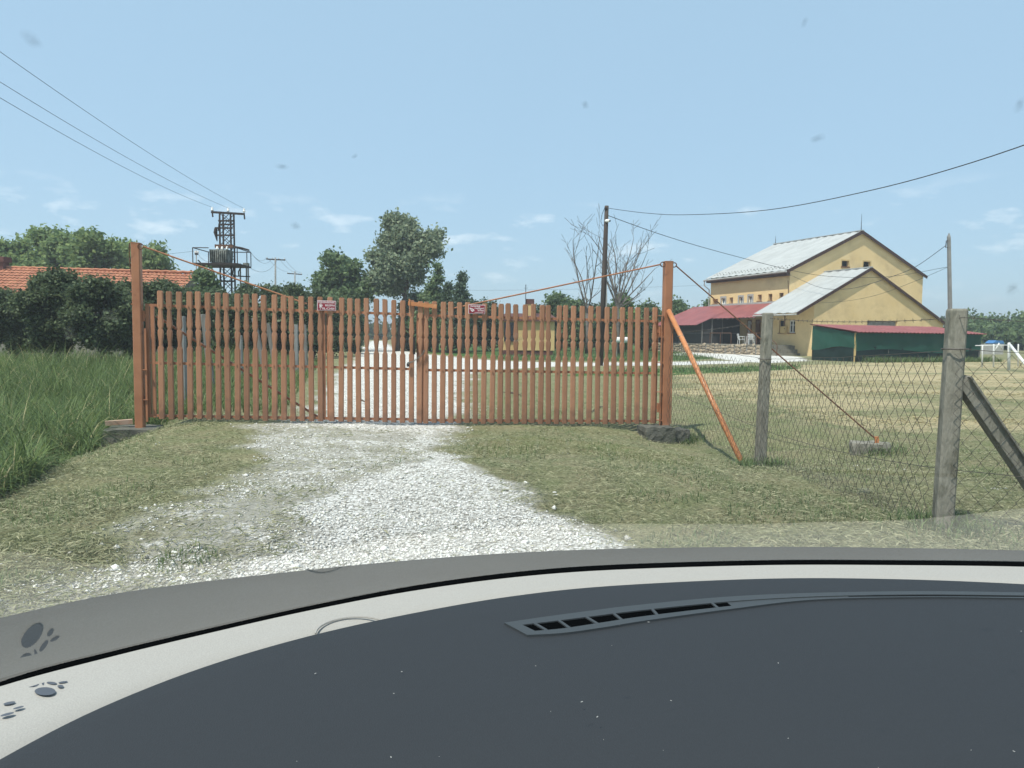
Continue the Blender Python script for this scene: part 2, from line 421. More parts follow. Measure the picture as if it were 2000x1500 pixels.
def ground_mat():
    m = bpy.data.materials.new("mown verge and gravel"); m.use_nodes = True
    n, l = m.node_tree.nodes, m.node_tree.links.new
    b = n["Principled BSDF"]; b.inputs["Roughness"].default_value = 0.95; b.inputs["Specular IOR Level"].default_value = 0.1
    t = n.new("ShaderNodeTexCoord"); at_ = n.new("ShaderNodeAttribute"); at_.attribute_name = "mask"
    sp = n.new("ShaderNodeSeparateColor"); l(at_.outputs["Color"], sp.inputs[0])
    def noise(s, d=6, r=0.6, st=None):
        k = n.new("ShaderNodeTexNoise"); k.inputs["Scale"].default_value = s; k.inputs["Detail"].default_value = d; k.inputs["Roughness"].default_value = r
        if st:
            q = n.new("ShaderNodeMapping"); q.inputs["Scale"].default_value = st; l(t.outputs["Object"], q.inputs[0]); l(q.outputs[0], k.inputs["Vector"])
        else: l(t.outputs["Object"], k.inputs["Vector"])
        return k.outputs[0]
    def ramp(x, *st):
        k = n.new("ShaderNodeValToRGB"); e_ = k.color_ramp.elements
        e_[0].position, e_[0].color = st[0][0], (*st[0][1], 1); e_[1].position, e_[1].color = st[-1][0], (*st[-1][1], 1)
        for p, c in st[1:-1]: k.color_ramp.elements.new(p).color = (*c, 1)
        l(x, k.inputs[0]); return k.outputs[0]
    def mixc(f, a, c):
        k = n.new("ShaderNodeMix"); k.data_type = 'RGBA'; l(f, k.inputs[0]); l(a, k.inputs[6]); l(c, k.inputs[7]); return k.outputs[2]
    def math_(op, a, c):
        k = n.new("ShaderNodeMath"); k.operation = op
        for i, v in enumerate((a, c)):
            if isinstance(v, (int, float)): k.inputs[i].default_value = v
            else: l(v, k.inputs[i])
        return k.outputs[0]
    def thr(mask, nz_, amp, lo, hi):
        s = math_('ADD', mask, math_('MULTIPLY', math_('SUBTRACT', nz_, 0.5), amp))
        k = n.new("ShaderNodeMapRange"); k.interpolation_type = 'SMOOTHSTEP'; k.inputs[1].default_value, k.inputs[2].default_value = lo, hi
        l(s, k.inputs[0]); return k.outputs[0]
    fine = noise(45, 8, 0.75); mid = noise(2.2, 8, 0.6); big = noise(0.18, 5, 0.6); grain = noise(140, 4, 0.7)
    grass = ramp(fine, (0.3, (0.10, 0.092, 0.052)), (0.5, (0.23, 0.21, 0.12)), (0.68, (0.38, 0.35, 0.22)))
    grass2 = ramp(fine, (0.3, (0.075, 0.092, 0.04)), (0.5, (0.17, 0.185, 0.09)), (0.7, (0.29, 0.29, 0.155)))
    base = mixc(ramp(mid, (0.38, (0, 0, 0)), (0.62, (1, 1, 1))), grass, grass2)
    dry = ramp(noise(9, 8, 0.75), (0.3, (0.24, 0.195, 0.115)), (0.5, (0.40, 0.335, 0.20)), (0.7, (0.52, 0.445, 0.285)))
    fd = thr(sp.outputs[1], noise(0.26, 9, 0.72, (0.6, 1.7, 1)), 3.6, 0.45, 0.95)
    base = mixc(fd, base, dry)
    lush = ramp(noise(6, 8, 0.7), (0.3, (0.035, 0.075, 0.022)), (0.7, (0.095, 0.165, 0.05)))
    base = mixc(thr(sp.outputs[2], mid, 0.6, 0.35, 0.65), base, lush)
    vo = n.new("ShaderNodeTexVoronoi"); vo.inputs["Scale"].default_value = 38; l(t.outputs["Object"], vo.inputs["Vector"])
    vs_ = n.new("ShaderNodeSeparateColor"); l(vo.outputs["Color"], vs_.inputs[0])
    grv = ramp(vs_.outputs[0], (0.0, (0.42, 0.40, 0.36)), (0.35, (0.66, 0.64, 0.60)), (1.0, (0.84, 0.83, 0.80)))
    gap = ramp(vo.outputs["Distance"], (0.45, (1, 1, 1)), (0.75, (0.35, 0.34, 0.31)))
    k = n.new("ShaderNodeMix"); k.data_type = 'RGBA'; k.blend_type = 'MULTIPLY'; k.inputs[0].default_value = 0.8; l(grv, k.inputs[6]); l(gap, k.inputs[7])
    earth = ramp(fine, (0.3, (0.24, 0.225, 0.18)), (0.7, (0.50, 0.485, 0.43)))
    fe = thr(sp.outputs[0], mid, 0.7, 0.22, 0.55)
    base = mixc(fe, base, earth)
    fg = thr(sp.outputs[0], noise(2.6, 10, 0.8), 1.7, 0.50, 0.66)
    base = mixc(fg, base, k.outputs[2])
    l(base, b.inputs["Base Color"])
    bp = n.new("ShaderNodeBump"); bp.inputs["Strength"].default_value = 0.7; bp.inputs["Distance"].default_value = 0.03
    l(fine, bp.inputs["Height"]); l(bp.outputs[0], b.inputs["Normal"])
    return m
M['ground'] = ground_mat()
fc = att[FQ].mean(1)
isroad = fc[:, 0] > 0.5
def ground_piece(name, sel):
    ids, inv = np.unique(FQ[sel], return_inverse=True)
    o = np_obj(name, VV[ids], inv.reshape(-1, 4), M['ground'], smooth=True, org=Vector((0, 0, 0)))
    a = o.data.color_attributes.new("mask", 'FLOAT_COLOR', 'POINT')
    a.data.foreach_set("color", att[ids].ravel())
    o["kind"] = "structure"
    return o
ground_piece("ground", ~isroad)
ground_piece("gravel_road", isroad)
# ---- height of the built ground
def zground(x, y):
    x = np.asarray(x, float); y = np.asarray(y, float)
    ix = np.clip(np.searchsorted(gxs, x) - 1, 0, nx - 2); iy = np.clip(np.searchsorted(gys, y) - 1, 0, ny - 2)
    Z = ZZ.reshape(ny, nx)
    tx = (x - gxs[ix]) / (gxs[ix + 1] - gxs[ix]); ty = (y - gys[iy]) / (gys[iy + 1] - gys[iy])
    return (Z[iy, ix] * (1 - tx) * (1 - ty) + Z[iy, ix + 1] * tx * (1 - ty) + Z[iy + 1, ix] * (1 - tx) * ty + Z[iy + 1, ix + 1] * tx * ty)

# ---- scattered ground stuff
def scatter(n, y0, y1, x0=-0.78, x1=0.78, power=1.0, pad=0.5):
    """points spread over the wedge of ground ahead, denser near"""
    y = y0 * (y1 / y0) ** (rng.random(n) ** power)
    x = (x0 + (x1 - x0) * rng.random(n)) * (y + pad)
    return np.stack([x, y], 1)
def blades(name, P, length, width, lean, m, parent=None, seg=1, flat=False, z0=0.0):
    n = len(P)
    ang = rng.random(n) * 2 * np.pi
    if np.isscalar(length): length = np.full(n, length)
    ln = length * (0.55 + 0.9 * rng.random(n)); wd = width * (0.6 + 0.8 * rng.random(n))
    d = np.stack([np.cos(ang), np.sin(ang)], 1); pz = zground(P[:, 0], P[:, 1]) + z0
    sd = np.stack([-d[:, 1], d[:, 0]], 1)
    V, Fs = [], []
    if flat:
        tilt = rng.normal(0.12, 0.16, n)
        rise = rng.random(n) * 0.018
        a = np.c_[P - d * ln[:, None] / 2, pz + rise + 0.004]
        b = np.c_[P + d * ln[:, None] / 2, pz + rise + 0.004 + np.abs(tilt) * ln]
        s3 = np.c_[sd * wd[:, None] / 2, rng.normal(0, 0.3, n) * wd]
        mid = (a + b) / 2; mid[:, 2] += ln * 0.08
        V = np.stack([a, mid - s3, b, mid + s3], 1).reshape(-1, 3)
        i = np.arange(n) * 4
        Fs = np.stack([i, i + 1, i + 2, i + 3], 1)
        return np_obj(name, V, Fs, m, parent)
    le = lean * (0.4 + rng.random(n))
    rows = []
    for k in range(seg + 1):
        t = k / seg
        h = ln * t * np.cos(le * t); o_ = ln * t * np.sin(le * t)
        c = np.c_[P + d * o_[:, None], pz + h]
        ww = (wd * (1 - t ** 1.5) + 0.0006)[:, None] / 2
        s3 = np.c_[sd * ww, np.zeros(n)]
        rows += [c - s3, c + s3]
    V = np.stack(rows, 1).reshape(-1, 3); m_ = 2 * (seg + 1)
    i = np.arange(n) * m_
    Fs = np.concatenate([np.stack([i + 2 * k, i + 2 * k + 1, i + 2 * k + 3, i + 2 * k + 2], 1) for k in range(seg)])
    return np_obj(name, V, Fs, m, parent)
def stones(name, P, size, m, flat=0.65):
    n = len(P); base = np.array([[1, 0, 0], [0, 1, 0], [-1, 0, 0], [0, -1, 0], [0, 0, 1], [0, 0, -0.6]], float)
    fs = np.array([[0, 1, 4], [1, 2, 4], [2, 3, 4], [3, 0, 4], [1, 0, 5], [2, 1, 5], [3, 2, 5], [0, 3, 5]])
    V = base[None] * (0.6 + 0.8 * rng.random((n, 6, 1))) + rng.normal(0, 0.15, (n, 6, 3))
    V *= (size * (0.38 + rng.random(n) ** 3 * 2.0))[:, None, None]
    V[:, :, 2] *= flat
    a = rng.random(n) * 6.28; ca, sa = np.cos(a)[:, None], np.sin(a)[:, None]
    X = V[:, :, 0] * ca - V[:, :, 1] * sa; Y = V[:, :, 0] * sa + V[:, :, 1] * ca
    V[:, :, 0], V[:, :, 1] = X + P[:, :1], Y + P[:, 1:]
    V[:, :, 2] += (zground(P[:, 0], P[:, 1]) + 0.003)[:, None]
    Fs = (fs[None] + (np.arange(n) * 6)[:, None, None]).reshape(-1, 3)
    return np_obj(name, V.reshape(-1, 3), Fs, m)
def grass_edge(P): return (-4.1 - 0.16 * (P[:, 1] - 6.0)) - P[:, 0]       # positive on the tall grass side
P = scatter(420000, 2.5, 26, power=1.1); g = mask_gravel(P)
keep = rng.random(len(P)) < np.clip((g + .75 * (pnoise(P, 1.6, 3) - .5) + .4 * (pnoise(P, 5.0, 4) - .5) - 0.38) * 2.0, 0, 1)
tag(stones("gravel_stones", P[keep], 0.0062, M['gravel']), "loose white limestone gravel spread over the drive", "gravel", kind="stuff")
P = scatter(900, 3.8, 12, -0.7, 0.15); g = mask_gravel(P)
k2 = (g > 0.15) & (grass_edge(P) < -0.3)
tag(stones("loose_stones", P[k2], 0.015, M['gravel'], 0.55), "larger pale stones lying in the trodden grass", "stones", kind="stuff")
P = scatter(460000, 2.5, 24, power=1.15); g = mask_gravel(P)
keep = (grass_edge(P) < 0.2) & (rng.random(len(P)) < np.clip(1.25 - 1.5 * g - .7 * (pnoise(P, 1.6, 3) - .5), 0.03, 1) * (0.25 + 0.75 * pnoise(P, 2.2, 5) ** 1.2))
tag(blades("grass_clippings", P[keep], 0.060, 0.0048, 0, LEAF['clip'], flat=True), "pale mown grass clippings lying over the verge", "clippings", kind="stuff")
P = scatter(60000, 2.5, 20, power=1.2); g = mask_gravel(P)
keep = (grass_edge(P) < 0.1) & (pnoise(P, 1.7, 9) > 0.62 + .2 * (g > .3)) & (g < 0.75)
tag(blades("grass_tufts", P[keep], 0.055, 0.006, 0.9, LEAF['tuft'], seg=2), "short green grass tufts regrowing through the clippings", "grass", kind="stuff")
P = scatter(70000, 9, 55, 0.12, 0.95, power=0.8); dr = mask_dry(P)
keep = rng.random(len(P)) < dr * np.clip(pnoise(P * [0.35, 1.3], 0.7, 21) * 1.6 - .55, 0, 1)
tag(blades("straw_stubble", P[keep], 0.13, 0.016, 0.8, LEAF['straw'], flat=True), "dry yellow straw scattered over the mown field", "straw", kind="stuff")
# tall grass on the left
n = 60000
y = 5.2 * (30 / 5.2) ** rng.random(n); x = (-4.2 - 0.16 * (y - 6.0)) - rng.random(n) ** 1.3 * (3.5 + 0.75 * y)
P = np.stack([x, y], 1)
P = P[((y < 10.4) | (x < -5.5)) & ((x / y < -.552) | (y > 10.6))]
hh = 0.26 + 0.48 * sstep(-.1, 1.3, grass_edge(P)) + 0.42 * (pnoise(P, 0.8, 2) - 0.5) + 0.25 * (pnoise(P, 2.6, 8) - 0.5)
P = P + (pnoise(P, 1.4, 14) - .35)[:, None] * np.array([[.55, 0]]) * (P[:, 1] < 9)[:, None]
tag(blades("tall_grass", P, hh, 0.014, 1.15, LEAF['grass'], seg=4), "tall lush green grass growing in the ditch left of the gate", "grass", kind="stuff")
# rough grass behind the gate on the left
n = 26000
y = 11.5 + 26 * rng.random(n); x = -0.9 - 0.225 * y - rng.random(n) ** 1.2 * 6.5
P = np.stack([x, y], 1)
hh = 0.18 + 0.38 * sstep(0.0, 2.2, (-1.2 - 0.225 * y) - x)
tag(blades("rough_grass", P, hh, 0.016, 1.0, LEAF['grass'], seg=3), "rough unmown grass along the hedge behind the gate", "grass", kind="stuff")
# lawn behind the gate
P = np.stack([-1 + 26 * rng.random(30000), 28 + 40 * rng.random(30000)], 1)
P = P[mask_lush(P) > 0.4]
tag(blades("lawn_grass", P, 0.16, 0.03, 0.8, LEAF['tuft'], seg=2), "green lawn grass inside the yard", "grass", kind="stuff")

# ------------------------------------------------------------------ the gate
def hit(px, py, p0, nrm):
    d = ray(px, py)
    return CAM + d * ((Vector(p0) - CAM).dot(nrm) / d.dot(nrm))
GA, GB = at(283, 700, 10.1), at(1290, 700, 11.2)
GA.z = GB.z = 0
gdir = (GB - GA).normalized()
gnor = Vector((gdir.y, -gdir.x, 0))            # towards the camera
gang = math.atan2(gdir.y, gdir.x)
grot = Matrix.Rotation(gang, 3, 'Z')
def gs(px, py): 
    p = hit(px, py, GA, gnor); return (p - GA).dot(gdir), p.z
def gp(s, z, off=0.0): return GA + gdir * s + gnor * off + Vector((0, 0, z))
PICK_H, PICK_W, PICK_T = 1.72, 0.075, 0.028
prof = [(0.0, 1.0), (0.555, 1.0), (0.572, 0.66), (0.60, 0.63), (0.645, 0.90), (0.672, 1.0), (0.688, 0.95), (0.705, 0.62), (0.722, 0.90), (0.738, 1.0), (0.755, 0.97), (0.855, 0.62), (0.868, 0.98), (0.878, 1.0), (0.988, 1.0), (1.0, 0.72)]
def picket_mesh(pf, name):
    b = MB()
    V, Fs = [], []
    c = 0.012
    for f, wv in pf:
        hw = PICK_W / 2 * wv; z = f * PICK_H; d = PICK_T
        ch = min(c, hw * 0.5)
        V += [(-hw, d, z), (hw, d, z), (hw, 0.009, z), (hw - ch, 0, z), (-hw + ch, 0, z), (-hw, 0.009, z)]
    n = len(pf)
    for i in range(n - 1):
        for k in range(6):
            a, e = i * 6 + k, i * 6 + (k + 1) % 6
            Fs.append((a, e, e + 6, a + 6)[::-1])
    Fs.append(tuple(range(6))); Fs.append(tuple((n - 1) * 6 + k for k in range(5, -1, -1)))
    b.add(V, Fs)
    me = bpy.data.meshes.new(name); me.from_pydata(b.v, [], b.f); me.update(); me.materials.append(M['paint'])
    return me
me_carved = picket_mesh(prof, "picket")
me_plain = picket_mesh([(0, 1), (0.988, 1.0), (1.0, 0.75)], "picket")
LEFT = [312.3, 331.5, 350, 368.7, 387, 406, 424.4, 443, 461.6, 479.6, 497.6, 516.3, 534.3, 552.8, 571, 589, 607, 625, 647, 665, 682.6, 700, 717.3, 734.6, 751.7, 768.8, 786.2, 803.6]
RIGHT = [819.4, 832, 848.5, 864.7, 881.5, 897.5, 913.5, 929.5, 945.5, 962, 978, 994, 1010, 1026, 1041.5, 1057.7, 1073.5, 1089.3, 1105, 1121, 1137, 1153, 1169.5, 1185.5, 1201, 1216.7, 1232, 1248, 1263.5, 1279.5]
def leaf(pxs, top0, top1, label, plain, stiles, brace):
    s0, z0 = gs(*top0); s1, z1 = gs(*top1)
    zt = lambda s: z0 + (z1 - z0) * (s - s0) / (s1 - s0)
    sa, sb = stiles[0], stiles[-1]
    root = thing("gate_leaf", gp((sa + sb) / 2, zt((sa + sb) / 2) - PICK_H, -0.05), label, "gate", "leaves of the double gate")
    org = ORG[root.name]
    for fr, nm in ((0.885, "top_rail"), (0.437, "middle_rail"), (0.022, "bottom_rail")):
        b = MB()
        b.bar(gp(sa, zt(sa) - PICK_H * (1 - fr), -0.072), gp(sb, zt(sb) - PICK_H * (1 - fr), -0.072), 0.035, 0.035)
        b.build(nm, M['paint_steel'], root)
    for s in stiles:
        b = MB()
        zz = zt(s)
        b.bar(gp(s, zz - PICK_H * 0.992, -0.075), gp(s, zz - PICK_H * 0.105, -0.075), 0.045, 0.045, up=gnor)
        b.build("stile", M['paint_steel'], root)
    b = MB()
    if brace:
        (sA, fA), (sB, fB) = brace
        b.bar(gp(sA, zt(sA) - PICK_H * (1 - fA), -0.105), gp(sB, zt(sB) - PICK_H * (1 - fB), -0.105), 0.03, 0.03)
        b.build("diagonal_brace", M['paint_steel'], root)
    for i, px in enumerate(pxs):
        s, _ = gs(px, 705)
        dz = random.uniform(-0.007, 0.007)
        o = bpy.data.objects.new("picket", me_plain if px in plain else me_carved)
        col.objects.link(o); o.parent = root
        o.location = gp(s, zt(s) - PICK_H + dz, -0.022) - org
        o.rotation_euler = (random.gauss(0, 0.006), random.gauss(0, 0.006), gang + random.gauss(0, .02))
        o.scale = (random.uniform(0.96, 1.04), 1, 1)
    # bolt heads where the pickets are fixed
    b = MB()
    for px in pxs:
        s, _ = gs(px, 705)
        for fr in (0.437, 0.885):
            b.box(gp(s, zt(s) - PICK_H * (1 - fr), -0.018), (0.016, 0.012, 0.016), grot)
    o = b.build("bolt_heads", M['paint_steel'], root); o["kind"] = "stuff"
    return root, zt
sL0, sL1 = gs(287, 705)[0], gs(804, 705)[0]
sM = gs(636, 705)[0]
leafL, ztL = leaf(LEFT, (310, 567), (800, 586), "wider brown picket gate leaf on the left, with carved wooden pickets", (), [sL0, sL0 + 0.062, sM - 0.03, sM + 0.035, sL1], ((sL0 + 0.1, 0.80), (sL0 + 2.2, 0.03)))
sR0, sR1 = gs(817, 705)[0], gs(1284, 705)[0]
leafR, ztR = leaf(RIGHT, (820, 588), (1285, 601), "brown picket gate leaf on the right, with three plain pickets at its hinge end", (1232, 1248, 1263.5), [sR0, sR0 + 0.075, sR1], None)
# hinges are parts of the leaves
for root, s, sgn, zt in ((leafL, sL0, -1, ztL), (leafR, sR1, 1, ztR)):
    for fr in (0.80, 0.14):
        b = MB(); z = zt(s) - PICK_H * (1 - fr)
        b.tube([gp(s + sgn * 0.045, z - 0.07, -0.05), gp(s + sgn * 0.045, z + 0.07, -0.05)], 0.018, 8)
        b.box(gp(s + sgn * 0.02, z, -0.06), (0.06, 0.03, 0.05), grot)
        b.build("hinge", M['paint_steel'], root)
# latch bar joining the tops of both leaves
b = MB()
p0, p1 = hit(797, 592.5, GA, gnor), hit(853, 598.5, GA, gnor)
b.bar(p0 + gnor * 0.01, p1 + gnor * 0.012, 0.02, 0.055)
b.tube([p0 + gnor * 0.02 + Vector((0.02, 0, -0.03)), p0 + gnor * 0.02 + Vector((0.02, 0, 0.06))], 0.012, 6)
tag(b.build("latch_bar", M['orange']), "flat orange latch bar across the gate tops where the leaves meet", "latch")
b = MB()
p0, p1 = hit(809, 658, GA, gnor), hit(809, 692, GA, gnor)
b.bar(p0 + gnor * 0.0, p1 + gnor * 0.0, 0.03, 0.045, up=gnor)
b.box((p0 + p1) / 2 + gnor * 0.03, (0.02, 0.03, 0.12), grot)
tag(b.build("lock_plate", M['iron']), "black iron lock plate between the two gate leaves", "lock")
b = MB()
pts = [(797, 709), (800, 707), (806, 704), (813, 699), (820, 694), (826, 689), (829, 684)]
for i in range(26):
    t = i / 25 * (len(pts) - 1); k = min(int(t), len(pts) - 2); f = t - k
    px = pts[k][0] * (1 - f) + pts[k + 1][0] * f; py = pts[k][1] * (1 - f) + pts[k + 1][1] * f + 2.5 * math.sin(i / 25 * math.pi)
    c = hit(px, py, GA, gnor) + gnor * 0.016
    ax = (gdir + Vector((0, 0, 0.6))).normalized()
    b.ring(c, 0.011, 0.0032, ax, gnor if i % 2 else Vector((0, 0, 1)) - ax * 0.5, 8, 4)
tag(b.build("chain", M['chain']), "thin steel chain looped around the meeting stiles of the gate", "chain")
b = MB()
c = hit(797, 710, GA, gnor) + gnor * 0.022
b.box(c + Vector((0, 0, -0.025)), (0.04, 0.018, 0.035), grot)
b.ring(c, 0.015, 0.004, gdir, (0, 0, 1), 10, 5)
tag(b.build("padlock", M['iron']), "small dark padlock hanging on the gate chain", "padlock")

# gate posts
def post(pxl, pxr, ytop, Y, ybot, label, side):
    c0 = at(pxl, 700, Y); c1 = at(pxr, 700, Y)
    wv = (c1 - c0).length
    zt = at(pxl, ytop, Y).z; base = at((pxl + pxr) / 2, ybot, Y)
    cx, cy = (c0.x + c1.x) / 2, Y + wv * 0.55
    root = thing("gate_post", (cx, cy, base.z), label, "gate post", "steel gate posts")
    b = MB()
    h = wv / 2
    # boxed channel section with a slightly rounded edge
    e_ = 0.012
    sec = [(-h + e_, -h), (h - e_, -h), (h, -h + e_), (h, h - e_), (h - e_, h), (-h + e_, h), (-h, h - e_), (-h, -h + e_)]
    q = Matrix.Rotation(gang, 2)
    ring_ = [q @ Vector(s_) for s_ in sec]
    b.prism([(cx + v.x, cy + v.y, base.z - 0.12) for v in ring_], (0, 0, zt - base.z + 0.12))
    b.build("column", M['paint_steel'], root)
    b = MB(); b.prism([(cx + v.x * 1.04, cy + v.y * 1.04, zt) for v in ring_], (0, 0, 0.012)); b.build("cap_plate", M['paint_steel'], root)
    return root, Vector((cx, cy, base.z)), zt, h
postL, cL, zL, hL = post(258.5, 275, 475, 10.05, 832, "brown steel gate post at the left beside the tall grass", -1)
postR, cR, zR, hR = post(1294.5, 1311, 511, 11.15, 834, "brown steel gate post at the right beside the chain link fence", 1)
b = MB(); b.bar(cL + Vector((-hL - .004, -hL - .002, 1.62)), cL + Vector((hL + .004, -hL - .002 + .02, 1.60)), 0.012, 0.014); b.build("weld_seam", M['paint_steel'], postL)
b = MB(); b.bar(cL + Vector((-hL - .004, -hL - .002, 1.78)), cL + Vector((hL + .004, -hL - .002 + .02, 1.775)), 0.012, 0.014); b.build("weld_seam", M['paint_steel'], postL)
b = MB()
b.bar(cR + Vector((-hR - 0.03, -hR - 0.012, 0.02)), cR + Vector((-hR - 0.03, -hR - 0.012, 1.62)), 0.008, 0.05, up=(0, 1, 0)); b.build("side_flange", M['paint_steel'], postR)
for z in (0.1, 0.52, 0.95, 1.33, 1.64):
    b = MB(); b.box(cR + Vector((-hR - 0.035, -hR + 0.01, z)), (0.075, 0.07, 0.012)); b.build("stiffener", M['paint_steel'], postR)
b = MB(); b.tube([cR + Vector((hR + 0.012, -hR - 0.01, 0.05)), cR + Vector((hR + 0.012, -hR - 0.01, 1.68))], 0.009, 6); b.build("mesh_rod", M['paint_steel'], postR)
for z in (0.35, 0.75): 
    b = MB(); b.box(cL + Vector((hL + 0.03, -0.02, z)), (0.07, 0.03, 0.012)); b.build("stiffener", M['paint_steel'], postL)
b = MB(); b.bar(cL + Vector((hL + 0.035, 0.0, 0.05)), cL + Vector((hL + 0.035, 0, 1.3)), 0.03, 0.02, up=(0, 1, 0)); b.build("side_flange", M['paint_steel'], postL)
b = MB(); b.tube([cL + Vector((-hL, 0, 2.44)), cL + Vector((-hL - 0.035, 0, 2.42)), cL + Vector((-hL - 0.03, -0.02, 2.25)), cL + Vector((-hL - 0.005, -0.03, 2.0))], 0.006, 5); b.build("loose_wire", M['rust'], postL)

# tie rods
def rod(name, p, q, rings, label, r=0.011, m='paint_steel', sag=0.0, cat="tie rod"):
    root = thing(name, (p + q) / 2, label, cat)
    d = (q - p).normalized(); sd = d.cross(Vector((0, 1, 0))).normalized()
    b = MB(); n_ = 10
    b.tube([p.lerp(q, i / n_) - Vector((0, 0, sag * 4 * (i / n_) * (1 - i / n_))) for i in range(n_ + 1)], r, 6); b.build("rod", M[m], root)
    for c in rings:
        b = MB(); b.ring(c, 0.034, 0.008, d, sd); b.build("ring_eye", M['rust'], root)
    return root
pl = cL + Vector((hL, -hL, 0)); pl.z = zL - 0.04
ql = hit(598, 593, GA, gnor) - gnor * 0.055
rod("tie_rod", pl + Vector((0.06, 0, 0)), ql, [pl + Vector((0.028, 0, 0))], "thin brown tie rod sloping from the left gate post to the gate", sag=0.0)
pr = cR + Vector((-hR, -hR, 0)); pr.z = zR - 0.04
qr = hit(880, 603, GA, gnor) - gnor * 0.055
rod("tie_rod", pr + Vector((-0.06, 0, 0)), qr, [pr + Vector((-0.028, 0, 0))], "thin brown tie rod sloping from the right gate post to the gate")
anc = gpt(1712, 885)
pg = cR + Vector((hR, 0, 0)); pg.z = zR - 0.03
lug = anc + Vector((0, 0, 0.17))
rod("guy_rod", pg + Vector((0.05, 0, -0.02)), lug, [pg + Vector((0.028, 0, -0.01))], "rusty guy rod running from the right gate post down to its anchor block", 0.010, 'rust', cat="guy rod")
# orange pipe brace
pb0 = hit(1306, 607, cR + Vector((0, -hR - 0.03, 0)), Vector((0, 1, 0))); pb1 = gpt(1449, 903)
b = MB(); d_ = (pb1 - pb0).normalized()
b.tube([pb0, pb0.lerp(pb1, 0.5), pb1 + d_ * 0.1], 0.036, 12)
pipe = b.build("pipe_brace", M['orange'], smooth=True)
tag(pipe, "bright orange steel pipe propping the right gate post diagonally", "pipe brace")
b = MB()
wp = pb0.lerp(pb1, 0.19)
b.tube([cR + Vector((hR + 0.012, -hR - 0.01, 1.46)), cR + Vector((hR + 0.08, -hR - 0.05, 1.44)), wp + Vector((0, -0.04, 0))], 0.006, 5)
b.ring(wp, 0.043, 0.006, (1, 0, 0.25), (0, 1, 0))
tag(b.build("binding_wire", M['chain']), "twisted wire binding the orange pipe to the gate post", "wire")

# concrete footings
def rough_block(name, c, sx_, sy_, sz_, rz, m, label, cat, seed, group=None):
    r_ = random.Random(seed); rot = Matrix.Rotation(rz, 3, 'Z')
    b = MB(); nx_, ny_, nz_ = 7, 5, 4
    idx = {}; V = []; Fs = []
    for i in range(nx_ + 1):
        for j in range(ny_ + 1):
            for k in range(nz_ + 1):
                if i in (0, nx_) or j in (0, ny_) or k in (0, nz_):
                    idx[i, j, k] = len(V)
                    edge = sum((i in (0, nx_), j in (0, ny_), k in (0, nz_)))
                    sh = 0.985 if edge == 2 else 0.95 if edge == 3 else 1.0
                    p = Vector(((i / nx_ - .5) * sx_ * sh, (j / ny_ - .5) * sy_ * sh, (k / nz_ - .5) * sz_ * sh)) + Vector((r_.gauss(0, .006), r_.gauss(0, .006), r_.gauss(0, .005)))
                    V.append(rot @ p + Vector(c))
    for i in range(nx_):
        for j in range(ny_):
            Fs += [(idx[i, j, 0], idx[i, j + 1, 0], idx[i + 1, j + 1, 0], idx[i + 1, j, 0]), (idx[i, j, nz_], idx[i + 1, j, nz_], idx[i + 1, j + 1, nz_], idx[i, j + 1, nz_])]
    for i in range(nx_):
        for k in range(nz_):
            Fs += [(idx[i, 0, k], idx[i + 1, 0, k], idx[i + 1, 0, k + 1], idx[i, 0, k + 1]), (idx[i, ny_, k], idx[i, ny_, k + 1], idx[i + 1, ny_, k + 1], idx[i + 1, ny_, k])]
    for j in range(ny_):
        for k in range(nz_):
            Fs += [(idx[0, j, k], idx[0, j, k + 1], idx[0, j + 1, k + 1], idx[0, j + 1, k]), (idx[nx_, j, k], idx[nx_, j + 1, k], idx[nx_, j + 1, k + 1], idx[nx_, j, k + 1])]
    b.add(V, Fs)
    return tag(b.build(name, m), label, cat, group)
bl = at(236, 838, 10.0)
rough_block("footing_block", (bl.x + 0.10, 10.15, bl.z - 0.17), 0.66, 0.62, 0.36, gang + 0.1, M['concrete_dark'], "low concrete footing under the left gate post", "footing", 1)
br_ = at(1286, 836, 10.95)
rough_block("footing_block", (br_.x - 0.02, 11.05, br_.z - 0.10), 0.44, 0.46, 0.24, gang, M['concrete_dark'], "cracked concrete footing under the right gate post", "footing", 2)
br2 = at(1327, 841, 10.95)
rough_block("footing_block", (br2.x, 11.1, br2.z - 0.10), 0.26, 0.34, 0.22, gang + 0.06, M['concrete_dark'], "smaller dark concrete footing just right of the right gate post", "footing", 3)
rough_block("anchor_block", anc + Vector((-0.05, 0.08, 0.02)), 0.48, 0.34, 0.22, -0.35, M['concrete'], "concrete anchor block lying in the mown grass behind the fence", "anchor block", 4)
b = MB(); b.bar(anc + Vector((0, 0, 0.08)), lug + Vector((-0.01, 0, 0.05)), 0.05, 0.02, up=(0, 1, 0)); b.ring(lug, 0.022, 0.008, (1, 0, 0), (0, 0, 1))
tag(b.build("anchor_lug", M['orange']), "orange steel lug standing on the anchor block", "lug")
b = MB()
q0, q1 = at(205, 827, 10.0), at(259, 823, 10.15)
b.bar(q0, q1, 0.09, 0.06)
tag(b.build("timber_offcut", M['brick']), "short reddish timber lying on the left footing", "timber")

